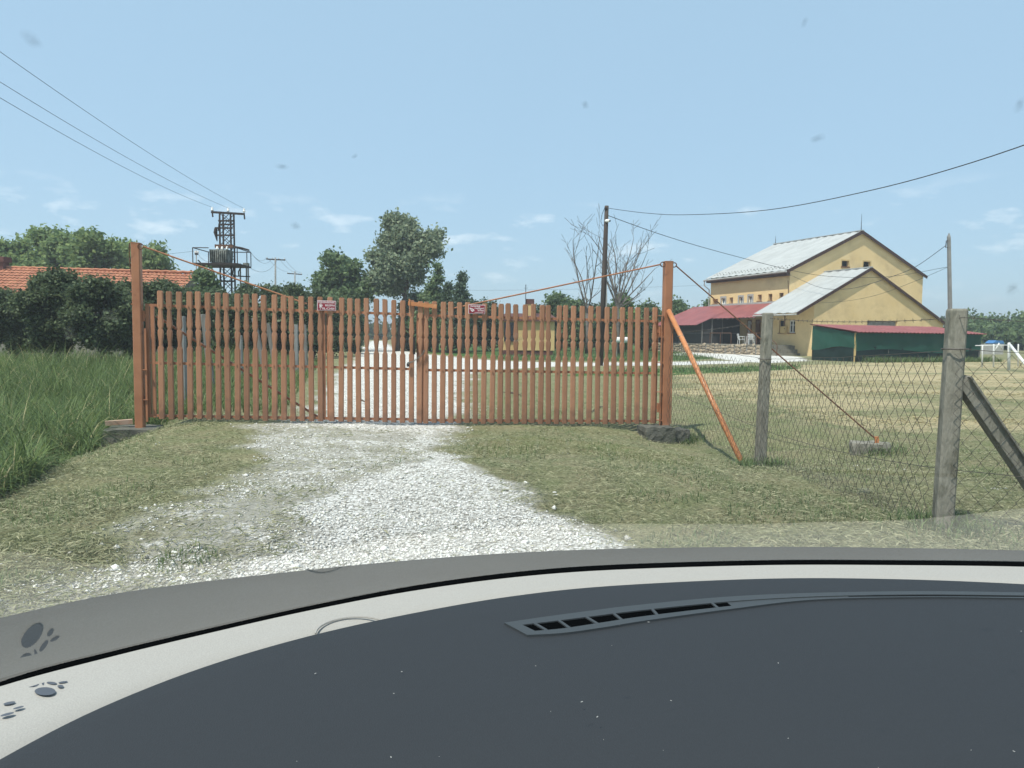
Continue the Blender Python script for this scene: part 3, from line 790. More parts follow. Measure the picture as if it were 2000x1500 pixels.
# signs
def text_mesh(body, size):
    cu = bpy.data.curves.new("lettering", 'FONT'); cu.body = body; cu.size = size; cu.align_x = 'CENTER'; cu.align_y = 'CENTER'; cu.offset = size * 0.022
    o = bpy.data.objects.new("lettering", cu)
    me = bpy.data.meshes.new_from_object(o)
    bpy.data.objects.remove(o)
    return me
def sign(pc, wv, hv, label, lines, icon):
    c = hit(pc[0], pc[1], GA, gnor) + gnor * 0.012
    root = thing("warning_sign", c - Vector((0, 0, hv / 2)), label, "sign", "red signs on the gate")
    tilt = Matrix.Rotation(R(1.0), 3, 'Y'); rot = grot @ tilt
    org = ORG[root.name]
    b = MB(); b.box(c, (wv, 0.006, hv), rot); b.build("plate", M['signwhite'], root)
    b = MB(); b.box(c - rot @ Vector((0, 0.0045, 0)), (wv - 0.016, 0.005, hv - 0.016), rot); b.build("red_field", M['signred'], root)
    for body, x, z, size, fit in lines:
        me = text_mesh(body, size)
        xs = [v.co.x for v in me.vertices]; k = fit / (max(xs) - min(xs))
        mm = Matrix.Translation(c - org + rot @ Vector((x, -0.0085, z))) @ (rot @ Matrix.Rotation(math.pi / 2, 3, 'X')).to_4x4() @ Matrix.Diagonal((k, 1, 1, 1))
        me.transform(mm); me.materials.append(M['signwhite'])
        link_mesh("lettering", me, root, org)
    b = MB()
    def flat(poly):
        b.add([c + rot @ Vector((x, -0.0085, z)) for x, z in poly], [tuple(range(len(poly)))])
    icon(flat)
    b.build("pictogram", M['signwhite'], root)
def hand(fl):
    x0, z0 = -0.078, 0.0
    fl([(x0 - .016, z0 - .022), (x0 + .014, z0 - .022), (x0 + .016, z0 + .004), (x0 - .018, z0 + .004)])
    for i, h in enumerate((.020, .027, .028, .022)):
        xx = x0 - .018 + i * .009
        fl([(xx, z0 + .005), (xx + .0065, z0 + .005), (xx + .0065, z0 + h), (xx, z0 + h)])
    fl([(x0 + .017, z0 - .014), (x0 + .030, z0 + .006), (x0 + .025, z0 + .010), (x0 + .017, z0 - .002)])
def camera_icon(fl):
    fl([(-.105, .004), (-.046, -.014), (-.040, .0), (-.098, .020)])
    fl([(-.100, -.002), (-.048, -.018), (-.058, -.042), (-.070, -.036)])
    fl([(-.03, -.048), (.095, -.048), (.095, -.043), (-.03, -.043)])
    fl([(-.044, -.006), (-.034, -.010), (-.040, -.034), (-.052, -.024)])
sign((638, 597), 0.252, 0.137, "red no entry sign with white capitals and a hand on the left gate leaf",
     [("IDEGENEKNEK", 0, 0.043, 0.034, 0.222), ("BELÉPNI", 0.046, 0.002, 0.036, 0.125), ("TILOS!", 0.004, -0.042, 0.038, 0.205)], hand)
sign((931, 604), 0.238, 0.130, "red camera surveillance sign with white lettering on the right gate leaf",
     [("Kamerával", -0.022, 0.042, 0.038, 0.135), ("megfigyelt", 0.035, 0.014, 0.034, 0.135), ("terület!", 0.058, -0.017, 0.034, 0.090)], camera_icon)

# ------------------------------------------------------------------ chain link fence
def taper_post(name, p, h, w0, w1, parent, lean=(0, 0), rz=0.0, m='concrete'):
    b = MB(); q = Matrix.Rotation(rz, 2)
    def ringz(wv, z, ch=0.012):
        k = wv / 2
        return [Vector(((q @ Vector(s_)).x + p.x + lean[0] * z, (q @ Vector(s_)).y + p.y + lean[1] * z, p.z + z)) for s_ in
                [(-k + ch, -k), (k - ch, -k), (k, -k + ch), (k, k - ch), (k - ch, k), (-k + ch, k), (-k, k - ch), (-k, -k + ch)]]
    lv = [(-0.15, w0), (h * 0.33, w0 * .67 + w1 * .33), (h * 0.66, w0 * .33 + w1 * .67), (h - 0.012, w1), (h, w1 * 0.9)]
    V, Fs = [], []
    for z, wv in lv: V += ringz(wv, z)
    for i in range(len(lv) - 1):
        for k in range(8):
            a, e_ = i * 8 + k, i * 8 + (k + 1) % 8
            Fs.append((a, e_, e_ + 8, a + 8))
    Fs.append(tuple(range((len(lv) - 1) * 8, len(lv) * 8)))
    b.add(V, Fs)
    return b.build(name, M[m], parent)
f0 = cR + Vector((hR + 0.03, -hR, 0))
f1 = gpt(1484, 912)
f2 = gpt(1840, 1035)
f3 = Vector((f2.x + 2.6, f2.y - 0.15, 0)); f3.z = float(gz(f3.x, f3.y))
h1 = hit(1493, 611, f1, Vector((0, 1, 0))).z - f1.z
h2 = hit(1857, 603, f2, Vector((0, 1, 0))).z - f2.z
fence = thing("chain_link_fence", f1, "chain link fence on weathered concrete posts right of the gate", "fence")
taper_post("post", f1, h1, 0.108, 0.098, fence, (0.022, 0), 0.12)
taper_post("post", f2, h2, 0.112, 0.108, fence, (0.028, 0.01), -0.20)
st0 = f2 + Vector((0.075, 0.0, 0)); st0.z = f2.z + 1.02
st1 = st0 + Vector((0.84, 0.02, -1.14))
b = MB(); b.bar(st0, st1, 0.09, 0.085, up=(0, 1, 0)); b.bar(st0 + Vector((.03, -.055, .02)), st1 + Vector((.03, -.055, .02)), 0.012, 0.03, up=(0, 1, 0)); b.build("strut", M['concrete'], fence)
for c_, r_ in ((f2 + Vector((0.03, 0, 1.22)), 0.078), (f1 + Vector((0.02, 0, 1.23)), 0.073)):
    b = MB(); b.ring(c_, r_, 0.005, (1, 0, 0), (0, 1, 0)); b.build("tie_wire", M['wire'], fence)
def chainlink(a, c, za0, za1, zc0, zc1, off, cell=0.060, r=0.0018):
    """woven diamond mesh between two posts"""
    d = (c - a); Lh = math.hypot(d.x, d.y); u = Vector((d.x, d.y, 0)) / Lh; nrm = Vector((u.y, -u.x, 0))
    V, Fs = [], []
    n = int(Lh / cell)
    for i in range(n):
        s0 = i * cell
        f_ = s0 / Lh; z0 = za0 + (zc0 - za0) * f_; z1 = za1 + (zc1 - za1) * f_
        m_ = int((z1 - z0) / (cell * 1.06))
        pts = []
        for k in range(m_ + 1):
            s = s0 + (cell * 1.02 if (k + i) % 2 else -cell * 0.02)
            wob = 0.014 * math.sin(s * 2.1 + k * 0.21) + 0.007 * math.sin(k * 0.9 + i)
            pts.append(Vector((a.x, a.y, 0)) + u * s + nrm * (off + wob + (0.003 if (k + i) % 2 else -0.003)) + Vector((0, 0, z0 + (z1 - z0) * k / m_)))
        b0 = len(V)
        for p in pts:
            V += [p + nrm * r * 1.2, p + u * r - nrm * r * .6, p - u * r - nrm * r * .6]
        for k in range(len(pts) - 1):
            for j in range(3):
                e0, e1 = b0 + k * 3 + j, b0 + k * 3 + (j + 1) % 3
                Fs.append((e0, e1, e1 + 3, e0 + 3))
    return V, Fs
for (a, c, z) in ((f0, f1, (cR.z + 0.05, cR.z + 1.22, f1.z + 0.02, f1.z + 1.20)), (f1, f2, (f1.z + 0.02, f1.z + 1.2, f2.z + 0.02, f2.z + 1.19)), (f2, f3, (f2.z + 0.02, f2.z + 1.19, f3.z + 0.02, f3.z + 1.2))):
    V, Fs = chainlink(a, c, *z, 0.075)
    o = np_obj("wire_mesh", [tuple(v) for v in V], Fs, M['wire'], fence); o["kind"] = "stuff"
def wire(pts, r, name, m, parent, n=4):
    b = MB(); b.tube(pts, r, n); return b.build(name, m, parent)
def sagline(a, c, sag, n=14, jit=0.0):
    return [a.lerp(c, i / n) - Vector((0, 0, sag * 4 * (i / n) * (1 - i / n))) + Vector((random.gauss(0, jit), random.gauss(0, jit), random.gauss(0, jit))) for i in range(n + 1)]
o_ = Vector((0.02, -0.085, 0))
for za, zb, zc, zd, s1, s2 in ((1.24, 1.23, 1.22, 1.22, .01, .015), (0.50, 0.43, 0.42, 0.34, -0.0, .05)):
    wire(sagline(f0 + Vector((0, 0, cR.z + za - f0.z)) + o_, f1 + Vector((0, 0, zb)) + o_, s1, jit=.002), 0.0028, "line_wire", M['wire'], fence)
    wire(sagline(f1 + Vector((0, 0, zb)) + o_, f2 + Vector((0.02, 0, zc)) + o_, s2, jit=.002), 0.0028, "line_wire", M['wire'], fence)
    wire(sagline(f2 + Vector((0.02, 0, zc)) + o_, f3 + Vector((0, 0, zd)) + o_, .03, jit=.002), 0.0028, "line_wire", M['wire'], fence)
def barbed(a, c, sag, name="barbed_wire"):
    b = MB(); n = 40; L_ = (c - a).length
    ps = sagline(a, c, sag, n)
    for ph in (0, math.pi):
        b.tube([p + Vector((0, math.cos(i * 1.3 + ph), math.sin(i * 1.3 + ph))) * 0.0028 for i, p in enumerate(ps)], 0.0018, 4, False)
    k = int(L_ / 0.11)
    for i in range(k):
        p = a.lerp(c, (i + .5) / k); t = (i + .5) / k; p = p - Vector((0, 0, sag * 4 * t * (1 - t)))
        an = random.uniform(0, 3.1)
        for s_ in (0, 1.4):
            v = Vector((random.uniform(-.3, .3), math.cos(an + s_), math.sin(an + s_))) * 0.018
            b.tube([p - v, p + v], 0.0016, 3)
    b.build(name, M['wire'], fence)
barbed(f1 + Vector((0.03, -0.07, h1 - 0.06)), f2 + Vector((0.03, -0.09, h2 - 0.06)), 0.035)
barbed(f2 + Vector((0.03, -0.09, h2 - 0.06)), f3 + Vector((0, -0.05, h2 - 0.12)), 0.02)
barbed(cR + Vector((hR, -hR, 1.40)), f1 + Vector((0.03, -0.07, h1 - 0.08)), 0.03)
# weeds at the post feet
for (p_, n_, lb) in ((f2, 420, "small weeds growing at the foot of the near fence post"), (f1, 420, "grass clump at the foot of the second fence post"), (cR + Vector((.25, -.1, 0)), 500, "grass fringe beside the right gate footings"), (anc + Vector((0, -.1, 0)), 260, "grass fringe around the anchor block")):
    P = np.array([[p_.x, p_.y]]) + rng.normal(0, 0.16, (n_, 2))
    tag(blades("weed_clump", P, 0.13, 0.008, 0.9, LEAF['tuft'], seg=3), lb, "weeds", kind="stuff")

# ------------------------------------------------------------------ the yellow farmhouse
TH = R(22)
ha, hb = Vector((math.cos(TH), math.sin(TH), 0)), Vector((-math.sin(TH), math.cos(TH), 0))
HY = 62.0
hO = at(1538, 690, HY); hO.z = float(gz(hO.x, HY)) - 0.1
HZ = hO.z
def hp(s, t, z): return hO + ha * s + hb * t + Vector((0, 0, z - HZ if False else z))
def on_gable(px, py, t=0.0):         # -> (s, z above house ground) on the plane facing the camera
    p = hit(px, py, hO + hb * t, hb); return (p - hO).dot(ha), p.z - HZ
def on_side(px, py, s=0.0):          # -> (t, z) on the plane facing left
    p = hit(px, py, hO + ha * s, ha); return (p - hO).dot(hb), p.z - HZ
HW = on_gable(1802, 560)[0]; HL = on_side(1388, 570)[0]
OV, VG = 0.45, 0.18         # eave and verge overhang
EAVE = on_gable(1538, 533)[1] + 0.30
APEX = on_gable(1675, 452)[1] - 0.05
SM = HW / 2
def wall_rows(b, P3, zs, left, right, holes, dep):
    """wall strip rows with rectangular openings; P3(s, z, d) gives the point d behind the face"""
    zs = sorted(set(zs + [h[2] for h in holes] + [h[3] for h in holes]))
    for z0, z1 in zip(zs[:-1], zs[1:]):
        if z1 - z0 < 1e-5: continue
        hs = sorted([h for h in holes if h[2] <= z0 + 1e-6 and h[3] >= z1 - 1e-6])
        edges0, edges1 = [left(z0)], [left(z1)]
        for h in hs: edges0 += [h[0], h[1]]; edges1 += [h[0], h[1]]
        edges0.append(right(z0)); edges1.append(right(z1))
        for i in range(0, len(edges0), 2):
            b.add([P3(edges0[i], z0, 0), P3(edges0[i + 1], z0, 0), P3(edges1[i + 1], z1, 0), P3(edges1[i], z1, 0)], [(0, 1, 2, 3)])
    for s0, s1, z0, z1 in holes:
        q = [(s0, z0), (s1, z0), (s1, z1), (s0, z1)]
        for i in range(4):
            (a0, a1), (c0, c1) = q[i], q[(i + 1) % 4]
            b.add([P3(a0, a1, 0), P3(a0, a1, dep), P3(c0, c1, dep), P3(c0, c1, 0)], [(0, 1, 2, 3)])
def rect(b, P3, s0, s1, z0, z1, d0, d1):
    b.hexa([P3(s0, z0, d0), P3(s1, z0, d0), P3(s1, z0, d1), P3(s0, z0, d1), P3(s0, z1, d0), P3(s1, z1, d0), P3(s1, z1, d1), P3(s0, z1, d1)])
house = thing("farmhouse", hO, "large yellow stucco farmhouse with grey corrugated roofs and a lower front wing", "house")
PG = lambda s, z, d: hp(s, d, z)                 # main gable face, depth along +b
PS = lambda t, z, d: hp(d, t, z)                 # long left face, depth along +a
# small upper windows of the long wall
uw = []
for (x0, x1, y0, y1, kind) in ((1392, 1402, 584, 593.5, 'brick'), (1409, 1416.5, 582, 594, 'white'), (1425, 1431.5, 581, 592.5, 'brick'), (1443.5, 1450.5, 580, 595, 'white'), (1462, 1469, 578, 594, 'white'), (1480, 1487.5, 575.5, 588, 'brick'), (1501, 1508, 574, 587, 'dark'), (1522, 1530, 572, 585.5, 'dark')):
    t0, za = on_side(x1, y1); t1, zb = on_side(x0, y0)
    zc = on_side(x1, y0)[1]
    uw.append((min(t0, t1), max(t0, t1), za, (zb + zc) / 2, kind))
gw = []
for (x0, x1, y0, y1) in ((1644.5, 1657.5, 509, 521), (1686.5, 1699.5, 510.5, 523)):
    s0, zb = on_gable(x0, y0); s1, za = on_gable(x1, y1); gw.append((s0, s1, za, zb))
b = MB()
wall_rows(b, PS, [0, EAVE], lambda z: 0, lambda z: HL, [h[:4] for h in uw], 0.28)
slope = (APEX - EAVE) / SM
wall_rows(b, PG, [0, EAVE, APEX], lambda z: max(0, (z - EAVE) / slope), lambda z: HW - max(0, (z - EAVE) / slope), gw, 0.28)
b.add([hp(HW, 0, 0), hp(HW, HL, 0), hp(HW, HL, EAVE), hp(HW, 0, EAVE)], [(0, 1, 2, 3)])
b.add([hp(0, HL, 0), hp(0, HL, EAVE), hp(SM, HL, APEX), hp(HW, HL, EAVE), hp(HW, HL, 0)], [(0, 1, 2, 3, 4)])
b.build("wall", M['stucco'], house)
for t0, t1, z0, z1, kind in uw:
    b = MB(); rect(b, PS, t0 - .002, t1 + .002, z0 - .002, z1 + .002, 0.22, 0.26)
    wn = b.build("window", M['pane'] if kind != 'brick' else M['brick'], house)
    b = MB(); rect(b, PS, t0 - .06, t1 + .06, z0 - .10, z0 + .004, -0.07, 0.15); b.build("sill", M['brownwood'] if kind != 'white' else M['white'], wn)
    if kind == 'white':
        b = MB(); fw = 0.07
        for r_ in ((t0, t0 + fw, z0, z1), (t1 - fw, t1, z0, z1), (t0 + fw, t1 - fw, z0, z0 + fw), (t0 + fw, t1 - fw, z1 - fw, z1), ((t0 + t1) / 2 - .03, (t0 + t1) / 2 + .03, z0 + fw, z1 - fw)):
            rect(b, PS, *r_, 0.12, 0.18)
        b.build("frame", M['white'], wn)
        b = MB(); o2 = 0.16
        for r_ in ((t0 - o2, t0, z0, z1 + o2), (t1, t1 + o2, z0, z1 + o2), (t0, t1, z1, z1 + o2)): rect(b, PS, *r_, -0.012, 0.05)
        b.build("surround", M['plaster_grey'], wn)
    elif kind == 'dark':
        b = MB(); rect(b, PS, t0, t1 - (t1 - t0) * .35, z0, z1, 0.10, 0.14); b.build("shutter", M['brownwood'], wn)
for s0, s1, z0, z1 in gw:
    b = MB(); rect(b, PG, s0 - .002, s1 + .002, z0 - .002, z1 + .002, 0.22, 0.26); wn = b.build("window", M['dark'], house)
    b = MB(); rect(b, PG, s0 - .08, s1 + .08, z0 - .10, z0 + .004, -0.08, 0.15); b.build("sill", M['brownwood'], wn)
    b = MB(); o2 = .10
    for r_ in ((s0 - o2, s0, z0, z1 + o2), (s1, s1 + o2, z0, z1 + o2), (s0, s1, z1, z1 + o2)): rect(b, PG, *r_, -0.01, 0.04)
    b.build("surround", M['stucco2'], wn)
def corr(name, A, B, C, m, parent, period=0.33, amp=0.035, thick=0.03, across=3):
    """corrugated sheet: corner A, waves advance along A->B, run along A->C"""
    A, B, C = Vector(A), Vector(B), Vector(C); u = B - A; v = C - A; nr = u.cross(v).normalized()
    if nr.z < 0: nr = -nr
    n = max(8, int(u.length / period * 6)); V, Fs = [], []
    for i in range(n + 1):
        h = amp * math.cos(i / 6 * 2 * math.pi)
        for j in range(across + 1): V.append(A + u * (i / n) + v * (j / across) + nr * (h + 0.004 * ((i * 7 + j * 3) % 5 - 2)))
    k = across + 1
    for i in range(n):
        for j in range(across): Fs.append((i * k + j, (i + 1) * k + j, (i + 1) * k + j + 1, i * k + j + 1))
    V2 = [p - nr * thick for p in V]; m_ = len(V)
    Fs += [tuple(q + m_ for q in f[::-1]) for f in Fs]
    for i in range(n):
        Fs.append((i * k, i * k + m_, (i + 1) * k + m_, (i + 1) * k)); j = across
        Fs.append(((i + 1) * k + j, (i + 1) * k + j + m_, i * k + j + m_, i * k + j))
    b = MB(); b.add(V + V2, Fs); return b.build(name, m, parent, smooth=False)
ze = EAVE - OV * slope
corr("roof", hp(-OV, -VG, ze + .12), hp(-OV, HL + VG, ze + .12), hp(SM, -VG, APEX + .12), M['fibro'], house, 0.9, 0.03)
corr("roof", hp(HW + OV * .6, -VG, EAVE - OV * .6 * slope + .12), hp(HW + OV * .6, HL + VG, EAVE - OV * .6 * slope + .12), hp(SM, -VG, APEX + .12), M['fibro'], house, 0.9, 0.03)
b = MB(); b.bar(hp(SM, -VG - .02, APEX + .15), hp(SM, HL + VG, APEX + .15), 0.28, 0.07); b.build("ridge_cap", M['fibro'], house)
for sg, s_end, z_end in ((0, -OV, ze), (1, HW + OV * .6, EAVE - OV * .6 * slope)):
    b = MB(); b.bar(hp(s_end, -VG - .03, z_end + 0.0), hp(SM, -VG - .03, APEX + 0.0), 0.05, 0.24, up=(0, 0, 1)); b.build("barge_board", M['fascia'], house)
b = MB(); b.bar(hp(-OV + .08, -VG, ze - .12), hp(-OV + .08, HL + VG, ze - .12), 0.06, 0.34); b.build("fascia", M['fascia'], house)
b = MB(); b.hexa([hp(-OV + .1, -VG + .03, ze - .30), hp(0, -VG + .03, ze - .30), hp(0, HL, ze - .30), hp(-OV + .1, HL, ze - .30), hp(-OV + .1, -VG + .03, ze - .26), hp(0, -VG + .03, ze - .26), hp(0, HL, ze - .26), hp(-OV + .1, HL, ze - .26)]); b.build("soffit", M['fascia'], house)
b = MB(); b.tube([hp(-OV - .08, -VG, ze + .0), hp(-OV - .08, HL + VG + .2, ze - .06)], 0.075, 8); b.tube([hp(-OV - .08, HL + VG + .1, ze - .06), hp(-OV - .05, HL + VG + .15, ze - .5), hp(-.1, HL + .1, ze - .9), hp(-.1, HL + .1, 3)], 0.05, 6); b.build("gutter", M['plaster_grey'], house)
b = MB()
for i in range(24):
    for rr in (0.55, 0.95):
        t_ = (i + (.5 if rr > .7 else 0)) / 24 * HL
        b.box(hp(-OV + rr, t_, ze + rr * slope + .17), (0.07, 0.14, 0.05))
o = b.build("snow_guards", M['plaster_grey'], house); o["kind"] = "stuff"
for (px, py) in ((1676, 417), (1502, 460)):
    t_ = 0.0 if px > 1600 else HL
    top = hit(px, py, hp(0, t_, 0), hb)
    b = MB(); zt_ = top.z - HZ
    b.tube([hp(SM, t_, APEX + .1), hp(SM, t_, zt_)], [0.035, 0.012], 5); b.build("lightning_rod", M['rust_dark'], house)
# --- front wing
WT = -4.6
ws0 = on_gable(1589, 640, WT)[0]; ws1 = on_gable(1842, 640, WT)[0]
wsm, wz = on_gable(1699, 522, WT)
wz -= 0.12
wov, wzov = on_gable(1553, 613, WT)           # left end of the wing verge
wsl = (wz - wzov) / (wsm - wov)
wel = wzov + (ws0 - wov) * wsl
wer = wz - (ws1 - wsm) * wsl
PW = lambda s, z, d: hp(s, WT + d, z)
PWS = lambda t, z, d: hp(ws0 + d, t, z)
def lft(z): return ws0 if z <= wel else ws0 + (z - wel) / wsl
def rgt(z): return ws1 if z <= wer else ws1 - (z - wer) / wsl
vs0, vz1 = on_gable(1694, 626, WT); vs1, vz0 = on_gable(1752, 640, WT)
b = MB()
wall_rows(b, PW, sorted([0, wel, wer, wz]), lft, rgt, [(vs0, vs1, vz0, vz1)], 0.3)
door_t0, dz1 = on_side(1508, 624.5, ws0); door_t1 = on_side(1500, 624.5, ws0)[0]
wA = on_side(1530.5, 650, ws0); wB = on_side(1522, 626, ws0)
wC = on_side(1552.5, 650, ws0); wD = on_side(1541.5, 626, ws0)
side_holes = [(wA[0], wB[0], wA[1], wB[1]), (wC[0], wD[0], wC[1], wD[1])]
wall_rows(b, PWS, [0, wel], lambda z: WT, lambda z: 0.0, side_holes, 0.2)
b.add([hp(ws1, WT, 0), hp(ws1, 0, 0), hp(ws1, 0, wer), hp(ws1, WT, wer)], [(0, 1, 2, 3)])
b.build("wing_wall", M['stucco'], house)
b = MB(); rect(b, PW, vs0 - .002, vs1 + .002, vz0, vz1, .2, .24)
vent = b.build("vent_grille", M['brownroof'], house)
b = MB()
for i in range(7): rect(b, PW, vs0, vs1, vz0 + i * (vz1 - vz0) / 7, vz0 + (i + .6) * (vz1 - vz0) / 7, .14, .17)
o = b.build("louvres", M['plaster_grey'], vent); o["kind"] = "stuff"
for i, (t0, t1, z0, z1) in enumerate(side_holes):
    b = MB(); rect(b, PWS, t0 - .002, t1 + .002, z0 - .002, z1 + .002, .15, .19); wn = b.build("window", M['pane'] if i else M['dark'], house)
    b = MB()
    if i:
        tm, zm = (t0 + t1) / 2, (z0 + z1) / 2
        for r_ in ((t0, t0 + .07, z0, z1), (t1 - .07, t1, z0, z1), (t0 + .07, t1 - .07, z0, z0 + .07), (t0 + .07, t1 - .07, z1 - .07, z1), (tm - .04, tm + .04, z0 + .07, z1 - .07)): rect(b, PWS, *r_, .08, .13)
        rect(b, PWS, t0 + .07, tm - .04, zm + .1, zm + .15, .085, .125); rect(b, PWS, tm + .04, t1 - .07, zm + .1, zm + .15, .085, .125)
        b.build("frame", M['white'], wn)
    b = MB(); rect(b, PWS, t0 - .08, t1 + .08, z0 - .07, z0 - .004, -.07, .1); b.build("sill", M['brownwood'], wn)
# wing roof
zo = lambda s: wz - abs(s - wsm) * wsl
corr("wing_roof", hp(wov, WT - VG, zo(wov) + .10), hp(wov, 0.0, zo(wov) + .10), hp(wsm, WT - VG, wz + .10), M['fibro'], house, 0.9, 0.03)
wright = ws1 + .35
corr("wing_roof", hp(wright, WT - VG, zo(wright) + .10), hp(wright, 0.0, zo(wright) + .10), hp(wsm, WT - VG, wz + .10), M['fibro'], house, 0.9, 0.03)
b = MB(); b.bar(hp(wsm, WT - VG - .02, wz + .13), hp(wsm, 0, wz + .13), 0.25, 0.07); b.build("ridge_cap", M['fibro'], house)
for s_end in (wov, wright):
    b = MB(); b.bar(hp(s_end, WT - VG - .03, zo(s_end) + .0), hp(wsm, WT - VG - .03, wz + 0.0), 0.05, 0.20); b.build("barge_board", M['fascia'], house)
b = MB(); b.tube([hp(wov - .05, WT - VG, zo(wov) - .04), hp(wov - .05, 0, zo(wov) - .06)], 0.06, 8); b.build("gutter", M['plaster_grey'], house)
# --- red canopy along the long wall, screened porch at its far end
cz1 = on_side(1450, 598)[1]
co = 3.3
czl = zo(wov) - 0.15
LP = 4.6                                                      # porch length along the wall
corr("canopy_roof", hp(-co, 0.0, czl), hp(-co, HL - LP, czl), hp(-.02, 0.0, cz1 + .15), M['redroof'], house, 0.5, 0.012)
zpo = czl - (cz1 + .15 - czl) / (co - .02) * 1.5
corr("porch_roof", hp(-co - 1.5, HL - LP + .004, zpo), hp(-co - 1.5, HL + 2.6, zpo), hp(-.02, HL - LP + .004, cz1 + .15), M['redroof'], house, 0.5, 0.012)
b = MB(); b.bar(hp(-.05, 0, cz1 + .2), hp(-.05, HL, cz1 + .2), .1, .16); b.build("flashing", M['plaster_grey'], house)
for i in range(9):
    t_ = .5 + i * (HL - LP - .6) / 8
    b = MB(); b.bar(hp(-co + .1, t_, czl - .07), hp(-.1, t_, cz1 + .02), .08, .11); b.build("rafter", M['greenwood'], house)
TZ = on_side(1470, 673, -1.0)[1]                               # terrace height
TZ = max(0.45, min(TZ, 1.0))
b = MB()
rect(b, PS, WT + 2.2, HL + 3.0, -0.2, TZ - .04, -co - .9, -0.002)
b.build("terrace_slab", M['mortar'], house)
b = MB(); rect(b, PS, WT + 2.15, HL + 3.05, TZ - .04, TZ + .03, -co - .96, -0.004); b.build("terrace_edge", M['concrete'], house)
sv = []
for k in range(5):
    r_ = random.Random(40 + k); pts = []
    me = bpy.data.meshes.new("stone"); bb = MB()
    nn = 7
    ringp = [(math.cos(2 * math.pi * i / nn) * r_.uniform(.8, 1.1) * .5, math.sin(2 * math.pi * i / nn) * r_.uniform(.8, 1.1) * .5) for i in range(nn)]
    bb.add([(x, y, -.5) for x, y in ringp] + [(x * .8, y * .8, .35) for x, y in ringp] + [(0, 0, .5)], [(i, (i + 1) % nn, nn + (i + 1) % nn, nn + i) for i in range(nn)] + [(nn + i, nn + (i + 1) % nn, 2 * nn) for i in range(nn)])
    me.from_pydata(bb.v, [], bb.f); me.update(); me.materials.append(M['stone']); sv.append(me)
orgH = ORG[house.name]
mrot = Matrix((( hb.x, 0, -ha.x), (hb.y, 0, -ha.y), (0, 1, 0)))      # local x -> along wall, y -> up, z -> outwards
t_ = WT + 2.3
while t_ < HL + 2.9:
    z = 0.0
    wv = random.uniform(.25, .6)
    while z < TZ - .1:
        hh_ = random.uniform(.16, .36)
        o = bpy.data.objects.new("stone", random.choice(sv)); col.objects.link(o); o.parent = house
        o.matrix_local = Matrix.Translation(hp(-co - .93, t_ + random.uniform(-.06, .06), z + hh_ / 2 - .03) - orgH) @ mrot.to_4x4() @ Matrix.Diagonal((wv * random.uniform(.85, 1.1), hh_ * random.uniform(.8, 1.2), random.uniform(.08, .2), 1))
        z += hh_ * .95
    t_ += wv * .93
# porch screens
PP_ = lambda s, t, z: hp(s, t, z)
b = MB()
x0, x1, y0, y1 = -co - .75, -.05, HL - LP + .2, HL + 2.4
pz = lambda s: czl - .1 - (s + co) * -((cz1 - czl) / co) if s > -co else zpo + (s + co + 1.5) * ((czl - zpo) / 1.5) - .1
M['screen'] = mat("dark insect screen", (0.055, 0.055, 0.055), (0.04, 0.04, 0.04), 20, 0.9)
ztp = zpo + .25
b.hexa([hp(x0, y0, TZ), hp(x0 + .03, y0, TZ), hp(x0 + .03, y1, TZ), hp(x0, y1, TZ), hp(x0, y0, ztp), hp(x0 + .03, y0, ztp), hp(x0 + .03, y1, ztp), hp(x0, y1, ztp)])
b.build("screen_panel", M['screen'], house)
b = MB()
b.add([hp(x0, y0, TZ), hp(x1, y0, TZ), hp(x1, y0, cz1 - .1), hp(x0, y0, ztp)], [(0, 1, 2, 3)])
b.add([hp(x0, y0 + .03, TZ), hp(x1, y0 + .03, TZ), hp(x1, y0 + .03, cz1 - .1), hp(x0, y0 + .03, ztp)], [(3, 2, 1, 0)])
b.build("screen_panel", M['screen'], house)
for (s_, t__) in ((x0 - .02, y0 - .02), (x0 - .02, (y0 + y1) / 2), (x0 - .02, y1), (x0 + 1.0, y0 - .03), (x0 + 2.1, y0 - .03)):
    b = MB(); b.bar(hp(s_, t__, TZ), hp(s_, t__, ztp + (.0 if s_ < x0 + .5 else .4)), .07, .07); b.build("screen_post", M['greenwood'], house)
b = MB(); b.bar(hp(x0 - .03, y0, TZ + .95), hp(x0 - .03, y1, TZ + .95), .05, .05); b.build("screen_rail", M['greenwood'], house)
b = MB(); b.bar(hp(x0, y0 - .03, TZ + .95), hp(x1, y0 - .03, TZ + .95), .05, .05); b.build("screen_rail", M['greenwood'], house)
# doors on the long wall under the canopy
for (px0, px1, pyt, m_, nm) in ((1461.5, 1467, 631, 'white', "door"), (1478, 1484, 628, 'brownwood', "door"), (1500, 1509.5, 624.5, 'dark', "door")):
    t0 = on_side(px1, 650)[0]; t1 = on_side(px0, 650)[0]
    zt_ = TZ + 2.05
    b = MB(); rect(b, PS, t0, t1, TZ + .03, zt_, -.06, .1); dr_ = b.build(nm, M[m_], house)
    b = MB()
    for r_ in ((t0 - .08, t0, TZ + .03, zt_ + .08), (t1, t1 + .08, TZ + .03, zt_ + .08), (t0, t1, zt_, zt_ + .08)): rect(b, PS, *r_, -.09, .05)
    b.build("frame", M['brownwood'], dr_)
